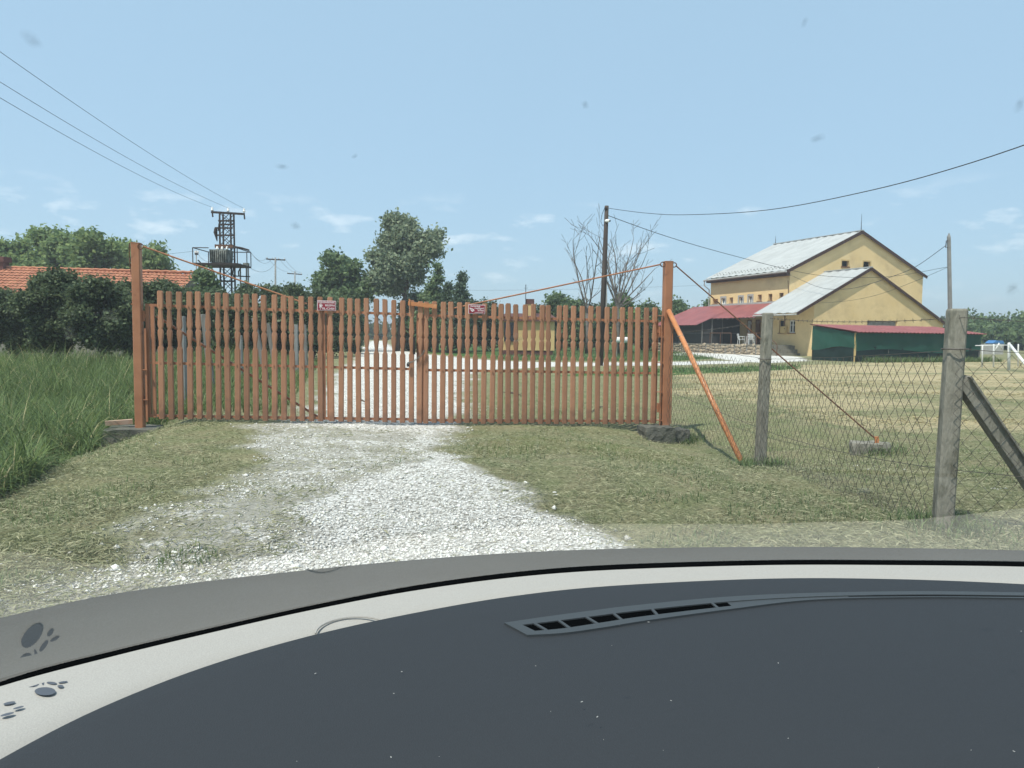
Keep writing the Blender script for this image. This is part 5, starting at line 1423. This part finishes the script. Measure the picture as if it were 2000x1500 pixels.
for a_, c_ in (((pxl, -1.65), (pxl, .75)), ((pxl, .75), (pxr, .75)), ((pxr, -1.65), (pxr, .75)), ((pxl, -1.65), (tx(428), -1.65)), ((tx(463), -1.65), (pxr, -1.65))):
    b = MB(); b.tube([T(*a_, rt), T(*c_, rt)], .03, 5); b.build("railing", M['rust_dark'], tower)
for x0, y0, x1, y1 in ((398, 511, 409, 523), (408, 525, 428, 560), (424, 524, 430, 549), (480, 524, 470, 540), (466, 524, 462, 548)):
    b = MB(); b.tube([T(tx(x0), -.9, tz(y0)), T((tx(x0) + tx(x1)) / 2 - .06, -.7, (tz(y0) + tz(y1)) / 2), T(tx(x1), -.35, tz(y1))], .04, 5); b.build("platform_brace", M['rust_dark'], tower)
b = MB(); b.bar(T(tx(462), -.2, tz(539.5)), T(tx(490), -.2, tz(540.5)), .06, .07); b.build("side_arm", M['rust_dark'], tower)
for x in (463.5, 475.5, 479):
    b = MB(); b.tube([T(tx(x), .5, 0), T(tx(x), .5, tz(513))], .05, 6); b.build("cable_conduit", M['concrete_pole'], tower)
b = MB(); b.box(T(tx(428), -.5, tz(562)), (.5, .4, .35)); b.build("switch_box", M['rust_dark'], tower)
b = MB(); b.box(T(tx(477), .35, tz(516)), (.32, .3, .22)); b.build("junction_box", M['transformer'], tower)

# ------------------------------------------------------------------ poles and overhead wires
def tpole(px, Y, py_top, x0, x1, py_arm, label, r=.12, name="utility_pole"):
    base = at(px, 690, Y); base.z = float(gz(base.x, Y)); top = at(px, py_top, Y)
    root = thing(name, base, label, "utility pole", "utility poles")
    b = MB(); b.tube([base - Vector((0, 0, .2)), top], [r, r * .7], 7); b.build("pole", M['concrete_pole'], root, True)
    a_, c_ = at(x0, py_arm, Y), at(x1, py_arm + (2 if x1 - x0 > 20 else 0), Y)
    b = MB(); b.bar(a_, c_, .10, .12); b.build("crossarm", M['rust_dark'], root)
    tips = []
    for t_ in (.04, .35, .65, .96):
        p = a_.lerp(c_, t_); b = MB(); b.tube([p, p + Vector((0, 0, .1)), p + Vector((0, 0, .22))], [.03, .06, .03], 6); b.build("insulator", M['porcelain'], root); tips.append(p + Vector((0, 0, .2)))
    return root, tips
_, tipA = tpole(538, 78, 503, 520, 557, 506, "nearer T shaped concrete pole right of the transformer tower")
_, tipB = tpole(576, 98, 530, 561, 590, 534, "farther T shaped concrete pole beside the round tree")
_, tipC = tpole(383.5, 52, 489, 381, 387, 496, "thin pole left of the transformer tower above the tiled roof", .05)
OW = "overhead wires"
def owire(pts, r, label, cat="wire"):
    b = MB(); b.tube(pts, r, 4, False); return tag(b.build("overhead_wire", M['cable']), label, cat, OW)
far = [at(-420, -40, 14), at(-420, 40, 14), at(-420, 88, 14)]
tgt = [(0, 101), (0, 160), (0, 191)]
for i, (p, lab) in enumerate(zip((ins[2], ins[1], ins[0]), ("highest of the three wires running to the upper left corner", "middle of the three wires running to the upper left corner", "lowest of the three wires running to the upper left corner"))):
    a_ = p + Vector((0, 0, .28)); m_ = at(*tgt[i], 22)
    c_ = a_ + (m_ - a_) * 1.5
    pts = []
    for k in range(25):
        t_ = k / 24; q_ = a_.lerp(c_, t_); sg = .55 * 4 * (t_ * (1 - t_)) - .55 * 4 * (2 / 3 * 1 / 3) * t_ * 1.5 * (1 if t_ < 2 / 3 else 1)
        pts.append(q_ - Vector((0, 0, sg)))
    owire(pts, .008, lab)
for k in range(3):
    owire(sagline(T(tx(492), -.5, tz(490)) if k < 2 else T(tx(476), .3, tz(515)), tipA[k], .5 + .2 * k), .012, ("upper", "middle", "lowest")[k] + " low voltage wire from the transformer tower to the nearer T pole")
for k in (0, 2, 3):
    owire(sagline(tipA[k], tipB[k], .35), .012, {0: "left", 2: "middle", 3: "right"}[k] + " wire between the two T shaped poles")
owire(sagline(at(-20, 509, 50), tipC[0], .25), .010, "thin wire over the tiled house roof to the thin pole")
owire(sagline(tipC[1], T(tx(426), -.9, tz(512)), .3), .010, "thin wire from the thin pole to the transformer")
# wooden pole with lamp
wb = gpt(1172, 714); WY = wb.y
wt = hit(1185, 402, wb, Vector((0, 1, 0)))
wp_ = thing("wooden_pole", wb, "tall dark leaning wooden pole standing in the yard behind the gate", "utility pole")
b = MB(); b.tube([wb - Vector((0, 0, .2)), wb.lerp(wt, .5) + Vector((.02, 0, 0)), wt], [.135, .12, .09], 9); b.build("pole", M['wood_pole'], wp_, True)
lp = hit(1185.5, 431, wb + Vector((0, -.12, 0)), Vector((0, 1, 0)))
b = MB(); b.tube([lp + Vector((-.08, .04, 0)), lp + Vector((.0, 0, 0)), lp + Vector((.07, -.05, -.01)), lp + Vector((.11, -.08, -.02))], [.05, .07, .07, .05], 8); lm = b.build("camera_body", M['white'], wp_, True)
b = MB(); b.tube([lp + Vector((.105, -.08, -.02)), lp + Vector((.125, -.10, -.025))], .042, 8); b.build("lens", M['dark'], lm)
b = MB(); b.tube([wt + Vector((-.09, -.05, -.1)), wt + Vector((-.20, -.05, -.35)), wt + Vector((-.26, -.05, -.7)), wt + Vector((-.16, -.05, -.9)), wt + Vector((-.06, -.05, -.75))], .012, 5); b.build("cable_loop", M['cable'], wp_)
b = MB(); b.box(wt + Vector((-.05, -.08, -.12)), (.12, .06, .08)); b.build("bracket", M['rust_dark'], wp_)
tp2 = at(1184, 553, 60); b0 = at(1184, 690, 60)
b = MB(); b.tube([Vector((b0.x, 60, float(gz(b0.x, 60)) - .1)), tp2], [.09, .07], 6); tag(b.build("thin_pole", M['concrete_pole'], smooth=True), "short grey pole just right of the wooden pole", "pole")
# right pole
RY = 50.0
rb_ = at(1858, 690, RY); rb_.z = float(gz(rb_.x, RY)); rt_ = at(1853.5, 455, RY)
rp_ = thing("grey_pole", rb_, "grey square pole rising behind the near concrete fence post", "utility pole")
b = MB(); d_ = rt_ - rb_
sq = [(-.11, -.11), (.11, -.11), (.11, .11), (-.11, .11)]
b.hexa([rb_ + Vector((x, y, -.1)) for x, y in sq] + [rt_ + Vector((x * .75, y * .75, -.25)) for x, y in sq]); b.hexa([rt_ + Vector((x * .75, y * .75, -.249)) for x, y in sq] + [rt_ + Vector((x * .1, y * .1, 0)) for x, y in sq]); b.build("pole", M['concrete_pole'], rp_)
bk = hit(1848, 479, rb_, Vector((0, 1, 0)))
b = MB(); b.tube([bk + Vector((.15, 0, .3)), bk + Vector((0, 0, .3)), bk + Vector((-.02, 0, -.15)), bk + Vector((.12, 0, -.15))], .03, 5); b.build("bracket", M['rust_dark'], rp_)
hb_pt = hit(1550, 540, hO - hb * .05, hb)
def path(pts, n=6):
    """smooth curve through given points"""
    P_ = [Vector(p) for p in pts]; out = []
    for i in range(len(P_) - 1):
        p0, p1, p2, p3 = P_[max(i - 1, 0)], P_[i], P_[i + 1], P_[min(i + 2, len(P_) - 1)]
        for k in range(n):
            t_ = k / n; out.append(.5 * ((2 * p1) + (p2 - p0) * t_ + (2 * p0 - 5 * p1 + 4 * p2 - p3) * t_ ** 2 + (3 * p1 - p0 - 3 * p2 + p3) * t_ ** 3))
    return out + [P_[-1]]
owire(path([wt + Vector((.05, 0, -.1)), at(1260, 416, WY - 2), at(1340, 419.5, WY - 4), at(1500, 410, WY - 8), at(1700, 372, WY - 12), at(1900, 317, WY - 15), at(2150, 230, WY - 18)]), .014, "cable sweeping from the wooden pole to the upper right edge")
owire(path([wt + Vector((.05, 0, -.42)), at(1300, 461, WY + 4), at(1420, 496, WY + 8), at(1560, 531, WY + 14), at(1640, 541, WY + 16), at(1740, 540, WY + 18), at(1850, 521.5, RY)]), .016, "cable from the wooden pole past the farmhouse to the grey pole")
owire(path([bk, at(1790, 520, RY + 2), at(1740, 541, RY + 3), at(1680, 560, RY + 4), at(1640, 565, RY + 5), at(1600, 561, RY + 8), hb_pt]), .018, "thick cable from the grey pole down to the farmhouse wall")
owire(path([hit(1851, 522, rb_, Vector((0, 1, 0))), at(1790, 548, RY + 2), at(1720, 574, RY + 4), at(1660, 587, RY + 5.5), hit(1597, 592, hO + hb * (WT - .05), hb)]), .012, "thin cable from the grey pole to the farmhouse wing")
owire(sagline(at(700, 566, 90), at(1400, 556, 90), .3), .012, "faint distant wire crossing behind the dead trees")
# ------------------------------------------------------------------ old fence posts along the hedge
OG = "old grey posts behind the gate"
for px, Y, pyt, pyb, lx, lab in ((359, 13.4, 618, 800, 0, "pale grey post behind the fourth gate picket"), (416, 15.5, 614, 745, .10, "leaning wooden post behind the left gate leaf"), (470, 18, 655, 760, 0, "short grey post behind the left gate leaf"), (521, 19, 622, 722, .20, "strongly leaning plank behind the left gate leaf"), (541, 20, 632, 716, .16, "leaning grey plank right of the strongly leaning one"), (579, 23, 634, 704, 0, "left of the paired grey posts near the no entry sign"), (598, 23.5, 634, 702, 0.03, "right of the paired grey posts near the no entry sign")):
    bs = at(px, pyb, Y); bs.z = float(gz(bs.x, Y)); h_ = at(px, pyt, Y).z - bs.z
    tag(taper_post("old_post", bs, h_, .12, .10, None, (-lx, 0), .1, 'greenwood' if lx else 'concrete_pole'), lab, "post", OG)
# white posts at the far right
WG2 = "white posts of the far right paddock"
def wpost(px, Y, pyt, pyb, lab, r=.035):
    bs = at(px, pyb, Y); tpz = at(px, pyt, Y)
    b = MB(); b.tube([Vector((bs.x, Y, float(gz(bs.x, Y)) - .05)), tpz - Vector((0, 0, .03)), tpz], [r, r, r * .6], 8); return tag(b.build("paddock_post", M['white'], smooth=True), lab, "post", WG2)
wpost(1971, 33, 669, 709, "thick white paddock post with a diagonal prop", .06)
wpost(1919, 36, 674, 701, "white paddock post next to the netted shed"); wpost(1941, 36, 672, 704, "white paddock post second from the netted shed"); wpost(1989, 38, 672, 700, "thin white paddock post at the far right")
b = MB(); b.tube([at(1973, 674, 32.9), at(2003, 712, 31)], .06, 8); tag(b.build("white_prop", M['white'], smooth=True), "white diagonal prop leaning against the thick paddock post", "prop")
b = MB(); b.tube([at(1905, 675, 36.1), at(1975, 674, 36.1)], .02, 6); tag(b.build("white_rail", M['white'], smooth=True), "white top rail of the far right paddock", "rail")
b = MB(); b.tube([at(1943, 686, 44), at(1951, 671, 44), at(1958, 683, 44)], .05, 6); tag(b.build("trestle", M['white'], smooth=True), "white inverted V frame behind the paddock rail", "trestle")
tb_ = at(1946, 668, 70); gb = float(gz(tb_.x, 70))
stk = thing("covered_stack", (tb_.x, 70, gb), "pale low stack under a small blue sheet behind the white paddock", "stack")
b = MB(); b.prism([(tb_.x - .35, 69.98, tb_.z - .12), (tb_.x + .75, 69.98, tb_.z - .15), (tb_.x + .6, 69.98, tb_.z + .12), (tb_.x + .0, 69.98, tb_.z + .16)], (0, 1.2, 0)); b.build("sheet", M['blue'], stk)
b = MB(); b.prism([(tb_.x - 1.1, 70, gb - .05), (tb_.x + .7, 70, gb - .05), (tb_.x + .7, 70, tb_.z - .17), (tb_.x - 1.1, 70, tb_.z - .2)], (0, 1.1, 0)); b.build("body", M['plaster_grey'], stk)
# sticks on the grass
for (x0, y0), (x1, y1), r, lab in (((981, 769), (1020, 774), .022, "dark fallen branch on the grass behind the right gate leaf"), ((1156, 806), (1178, 796), .015, "pale broken stick on the grass behind the right gate leaf"), ((700, 786), (714, 788), .02, "short dark stick on the gravel behind the gate")):
    a_, c_ = gpt(x0, y0), gpt(x1, y1); b = MB()
    b.tube([a_ + Vector((0, 0, .02)), a_.lerp(c_, .5) + Vector((0, 0, .05)), c_ + Vector((0, 0, .02))], [r * .6, r, r * .4], 6)
    tag(b.build("fallen_stick", M['bark']), lab, "stick")

# ------------------------------------------------------------------ the car the picture is taken from
ZD = 0.985
base_px = [(-500, 1520), (-250, 1425), (0, 1338), (200, 1285), (400, 1237), (600, 1192), (800, 1154), (1000, 1127), (1200, 1112), (1500, 1103), (1750, 1103), (2000, 1106), (2250, 1115), (2500, 1135), (2750, 1170)]
pad_px = [(-500, 1900), (-250, 1650), (0, 1497), (200, 1392), (400, 1312), (600, 1252), (800, 1207), (1000, 1172), (1200, 1151), (1500, 1137), (1750, 1138), (2000, 1148), (2250, 1165), (2500, 1195), (2750, 1240)]
car = thing("car", (0.25, 0.4, 0.0), "car interior with a dark dashboard and pale grey trim under the windscreen", "car")
wsb = [at_z(*p, ZD) for p in base_px]                      # foot of the windscreen
def resample(pts, n): return path(pts, max(1, n // (len(pts) - 1)))
wsb_s = resample(wsb, 84)
pad_s = resample([at_z(*p, ZD - .004) for p in pad_px], 84)
nS = len(wsb_s)
def strip(rows, name, m, parent, smooth=True):
    V = [p for r_ in rows for p in r_]; k = len(rows[0]); Fs = []
    for j in range(len(rows) - 1):
        for i in range(k - 1): Fs.append((j * k + i, j * k + i + 1, (j + 1) * k + i + 1, (j + 1) * k + i))
    b = MB(); b.add(V, Fs); return b.build(name, m, parent, smooth)
def plain(name, c, rough, grain=0, gs_=900, spec=.3, dust=0):
    return mat(name, c, tuple(x * (1 - .10 * (grain > 0)) for x in c), 3 if not grain else gs_, rough, .12 if grain else 0, gs_, spec, detail=3, c3=tuple(min(1, x * 1.7 + .01) for x in c) if dust else None, s3=7, t3=(.5, .95))
M['trim'] = plain("pale grey trim plastic", (0.345, 0.33, 0.305), .6, 1, 700)
M['pad'] = plain("dark dashboard plastic", (0.024, 0.027, 0.031), .7, 1, 900, .3)
M['seal'] = mat("black seal and vent shade", (0.003, 0.0035, 0.004), rough=.9, spec=0.0)  # rubber black, also painted in as the shade of the vent slot
M['ventm'] = plain("vent surround plastic", (0.042, 0.047, 0.050), .5)
up = Vector((0, 0, 1))
# pale trim between windscreen and pad
trim_rows = []
for f_ in (0.02, 0.12, 0.5, 0.9, 1.0, 1.03):
    trim_rows.append([a_.lerp(c_, f_) + up * (0.0 if 0 < f_ < 1.0 else -.012) - up * (.004 * f_) for a_, c_ in zip(wsb_s, pad_s)])
strip(trim_rows, "trim", M['trim'], car)
# round sensor cover moulded in the trim
cc = at_z(690, 1226, ZD); b = MB()
b.tube([cc + Vector((math.cos(a) * .033, math.sin(a) * .033, -.0025)) for a in [math.pi * (.02 + 1.06 * k / 30) for k in range(31)]], .0010, 5); b.build("sensor_cover", M['trim'], car)
# dark pad
pad_rows = []
for f_, dz in ((1.0, -.006), (1.0, .0), (1.06, .0012), (1.6, .001), (2.4, .0005), (3.4, -.002), (4.6, -.012), (6, -.04), (8, -.11), (11, -.24)):
    row = []
    for i, (a_, c_) in enumerate(zip(wsb_s, pad_s)):
        t_ = (f_ - 1.0) / 10
        d_ = Vector((0, -1, 0)); row.append(Vector((c_.x * (1 - .12 * t_) + .02 * t_, c_.y * (1 - t_) + (-.10) * t_ if f_ > 1 else c_.y, ZD + dz)))
    pad_rows.append(row)
pad = strip(pad_rows, "dashboard_pad", M['pad'], car)
# defrost vent
zv = ZD + .0026
def vrow(pts): return resample([at_z(*p, zv) for p in pts], 42)
lo_o = vrow([(1030, 1240), (1100, 1236), (1180, 1225), (1260, 1212), (1430, 1189), (1590, 1171), (1800, 1166), (2000, 1168)])
lo_i = vrow([(1045, 1232), (1100, 1227), (1180, 1215), (1260, 1203), (1430, 1183), (1590, 1168), (1800, 1164.5), (2000, 1166)])
up_i = vrow([(1020, 1220), (1080, 1213), (1160, 1203), (1250, 1192), (1420, 1175), (1590, 1165), (1800, 1161), (2000, 1163)])
up_o = vrow([(985, 1216), (1060, 1205), (1150, 1193), (1240, 1182), (1410, 1166), (1580, 1158), (1800, 1154.5), (2000, 1157)])
dn = Vector((0, 0, -.0035))
strip([[p + dn for p in lo_o], lo_o, lo_i, [p + dn * .95 for p in lo_i]], "vent_rim", M['ventm'], car, False)
strip([[p + dn * .95 for p in up_i], up_i, up_o, [p + dn for p in up_o]], "vent_rim", M['ventm'], car, False)
b = MB(); b.hexa([p + q_ for q_ in (dn, Vector((0, 0, 0))) for p in (lo_o[0], lo_i[0], up_i[0], up_o[0])]); b.build("vent_rim", M['ventm'], car)
strip([[p + dn * .35 for p in lo_i], [p + dn * .35 for p in up_i]], "vent_slot_shade", M['seal'], car)  # flat black strip painting the slot's inner shade; the pad is uncut
for i in range(3, 26, 4):
    b = MB(); b.bar(lo_i[i] - up * .0008, up_i[i] - up * .0008, .003, .0016); b.build("vent_slat", M['ventm'], car)
strip([[p + dn * .2 for p in lo_i[24:33]], [p + dn * .2 for p in up_i[24:33]]], "vent_blank", M['ventm'], car)
# sticker: a dark oval with small strokes beside it
M['sticker'] = mat("faded dark sticker", (0.085, 0.095, 0.115), rough=.6)
def decal(poly_px, name="sticker"):
    b = MB(); b.add([at_z(*p, ZD - .0012) for p in poly_px], [tuple(range(len(poly_px)))]); b.build(name, M['sticker'], car)
def ov(cx, cy, rx, ry, an=0, n=22): return [(cx + rx * math.cos(a) * math.cos(an) - ry * math.sin(a) * math.sin(an), cy + rx * math.cos(a) * math.sin(an) + ry * math.sin(a) * math.cos(an)) for a in [2 * math.pi * i / n for i in range(n)]]
decal(ov(88, 1350, 20.5, 8))
for c_ in ((101, 1334, 10, 2.6, .10), (84, 1331, 2.8, 7, 0), (71, 1337, 7, 3, -.5), (54, 1340, 14, 2, .05), (118, 1340, 6, 2.6, 0), (123, 1332, 9, 1.6, -.15), (18, 1373, 12, 2.5, -.2), (14, 1395, 14, 2.5, -.25), (36, 1382, 11, 2, -.25)): decal(ov(*c_))
# windscreen
slopev = Vector((0, -0.80, 0.60)).normalized()
def ws_row(dist, lift=0.0):
    out = []
    for i, p in enumerate(wsb_s):
        f_ = i / (nS - 1)
        q_ = p + Vector((0, .012, -.006))
        tang = (wsb_s[min(i + 1, nS - 1)] - wsb_s[max(i - 1, 0)]).normalized()
        nin = Vector((tang.y, -tang.x, 0)).normalized()          # inwards, towards the driver
        dv = (nin * .5 + Vector((0, -.5, 0))).normalized() * .80 + up * .60
        out.append(q_ + dv * (dist[i] if isinstance(dist, list) else dist))
    return out
def glass_mat(name, tint, black=False):
    m = bpy.data.materials.new(name); m.use_nodes = True; n, l = m.node_tree.nodes, m.node_tree.links.new
    n.remove(n["Principled BSDF"])
    fr_ = n.new("ShaderNodeFresnel"); fr_.inputs["IOR"].default_value = 1.5
    if black:
        base_ = n.new("ShaderNodeBsdfDiffuse"); base_.inputs[0].default_value = (.012, .013, .014, 1)
    else:
        base_ = n.new("ShaderNodeBsdfTransparent"); base_.inputs[0].default_value = (*tint, 1)
    gl = n.new("ShaderNodeBsdfGlossy"); gl.inputs["Roughness"].default_value = 0.035
    # a laminated pane reflects at both of its faces
    mm = n.new("ShaderNodeMath"); mm.operation = 'MULTIPLY'; mm.inputs[1].default_value = 1.8; mm.use_clamp = True
    l(fr_.outputs[0], mm.inputs[0])
    ms = n.new("ShaderNodeMixShader"); l(mm.outputs[0], ms.inputs[0]); l(base_.outputs[0], ms.inputs[1]); l(gl.outputs[0], ms.inputs[2])
    l(ms.outputs[0], n["Material Output"].inputs[0]); return m
M['glass'] = glass_mat("windscreen glass", (0.94, 0.97, 0.95))
strip([ws_row(-.004), ws_row(.12), ws_row(.3), ws_row(.6), ws_row(1.0)], "windscreen_glass", M['glass'], car)
cowl_px = [(-500, 1330), (-250, 1260), (0, 1200), (200, 1158), (400, 1131), (600, 1109), (800, 1090), (1000, 1076), (1200, 1068), (1500, 1064), (1750, 1066), (2000, 1071), (2250, 1080), (2500, 1096), (2750, 1120)]
cowl_s = resample([at_z(*p, .90) for p in cowl_px], 84)
M['cowl'] = mat("dull black cowl plastic", (0.022, 0.024, 0.022), (0.014, 0.015, 0.014), 6, .75, .1, 200, .2)
strip([[a_.lerp(c_, f_) + Vector((0, .016, -.012 - d_)) for a_, c_ in zip(wsb_s, cowl_s)] for f_, d_ in ((0, 0), (.3, .006), (.7, .004), (.95, 0), (1.0, -.004), (1.02, .03))], "cowl", M['cowl'], car)
# rubber seal in the gap below the glass
b = MB(); b.tube([p + Vector((0, .008, -.004)) for p in wsb_s], .0065, 6); b.build("seal", M['seal'], car, True)
# bonnet in front of the windscreen, below the line of sight
M['bonnet'] = mat("grey car paint", (0.16, 0.17, 0.17), rough=.3, spec=.5, metal=.4)
bon = []
for yy, zz in ((.0, -.03), (.12, -.075), (.3, -.15), (.5, -.25), (.62, -.40), (.66, -.62)):
    bon.append([p + Vector((0, .016 + yy, zz)) for p in cowl_s[10:-6]])
strip(bon, "bonnet", M['bonnet'], car)

# dust on the dashboard
b = MB()
for k in range(22):
    q_ = at_z(random.uniform(500, 2000), random.uniform(1210, 1500), ZD + .0022) if k else at_z(1520, 1295, ZD + .002)
    r_ = random.uniform(.0002, .0006); a = random.uniform(0, 3)
    b.bar(q_ - Vector((math.cos(a), math.sin(a), 0)) * r_, q_ + Vector((math.cos(a), math.sin(a), 0)) * r_ * random.uniform(1, 2.2), r_, r_ * .5)
o = b.build("dust_specks", M['plaster_grey'], car); o["kind"] = "stuff"
# dried dirt specks on the windscreen
from mathutils.bvhtree import BVHTree
_g = [o for o in bpy.data.objects if o.name.startswith("windscreen_glass")][0]
_bvh = BVHTree.FromPolygons([Vector(v.co) + ORG[car.name] for v in _g.data.vertices], [tuple(f.vertices) for f in _g.data.polygons])
def dirtmat(name, c, a):
    m = bpy.data.materials.new(name); m.use_nodes = True; n, l = m.node_tree.nodes, m.node_tree.links.new
    b_ = n["Principled BSDF"]; b_.inputs["Base Color"].default_value = (*c, 1); b_.inputs["Roughness"].default_value = .9
    at_ = n.new("ShaderNodeAttribute"); at_.attribute_name = "fade"
    no = n.new("ShaderNodeTexNoise"); no.inputs["Scale"].default_value = 300; tcx = n.new("ShaderNodeTexCoord"); l(tcx.outputs["Object"], no.inputs["Vector"])
    k = n.new("ShaderNodeMath"); k.operation = 'MULTIPLY'; l(at_.outputs["Fac"], k.inputs[0]); l(no.outputs[0], k.inputs[1])
    k2 = n.new("ShaderNodeMath"); k2.operation = 'MULTIPLY'; l(k.outputs[0], k2.inputs[0]); k2.inputs[1].default_value = a
    tr = n.new("ShaderNodeBsdfTransparent"); ms = n.new("ShaderNodeMixShader"); l(k2.outputs[0], ms.inputs[0]); l(tr.outputs[0], ms.inputs[1]); l(b_.outputs[0], ms.inputs[2])
    l(ms.outputs[0], n["Material Output"].inputs[0]); return m
M['dirt'] = dirtmat("dry windscreen dirt", (.10, .10, .10), .42); M['dirt_pale'] = dirtmat("pale windscreen dirt", (.5, .5, .48), .75)
for px, py, r_px, pale in ((60, 70, 16, 0), (1140, 200, 10, 0), (548, 320, 11, 0), (575, 436, 12, 0), (1595, 266, 13, 0), (1988, 202, 13, 0), (1568, 40, 9, 0), (690, 300, 7, 0), (880, 617, 13, 1), (136, 650, 12, 1), (215, 615, 13, 1), (1915, 792, 16, 1), (1010, 660, 10, 1), (1690, 958, 14, 1), (1975, 560, 15, 0)):
    hit_, nr_, _i, _d = _bvh.ray_cast(CAM, ray(px, py).normalized())
    if hit_ is None: continue
    rad = r_px / F * (hit_ - CAM).length * .9; u_ = nr_.orthogonal().normalized(); v_ = nr_.cross(u_); c_ = hit_ - nr_ * (.0015 if nr_.dot(hit_ - CAM) > 0 else -.0015)
    V = [c_]; Fs = []; n_ = 16
    for ring_i in (1, 2, 3):
        for k in range(n_):
            a = 2 * math.pi * k / n_; q_ = rad * ring_i / 3 * (1 + .25 * math.sin(a * 2 + px))
            V.append(c_ + u_ * math.cos(a) * q_ * 1.3 + v_ * math.sin(a) * q_)
    for k in range(n_):
        Fs.append((0, 1 + k, 1 + (k + 1) % n_))
        for j in (0, 1): b0_ = 1 + j * n_; Fs.append((b0_ + k, b0_ + n_ + k, b0_ + n_ + (k + 1) % n_, b0_ + (k + 1) % n_))
    b = MB(); b.add(V, Fs); o = b.build("dirt_speck", M['dirt_pale' if pale else 'dirt'], car)
    fa = o.data.attributes.new("fade", 'FLOAT', 'POINT'); fa.data.foreach_set("value", [1.0] + [.8] * n_ + [.3] * n_ + [0.0] * n_)

# ------------------------------------------------------------------ thin summer haze
b = MB(); b.box((0, 730, 7.5), (2600, 1800, 20))
hm = bpy.data.materials.new("summer haze"); hm.use_nodes = True
hn = hm.node_tree.nodes; hn.remove(hn["Principled BSDF"])
pv = hn.new("ShaderNodeVolumePrincipled"); pv.inputs["Color"].default_value = (.93, .96, 1, 1); pv.inputs["Density"].default_value = 0.0011; pv.inputs["Anisotropy"].default_value = .3
hm.node_tree.links.new(pv.outputs[0], hn["Material Output"].inputs["Volume"])
hzo = b.build("haze", hm); hzo["kind"] = "stuff"; hzo["label"] = "thin summer haze over the fields"
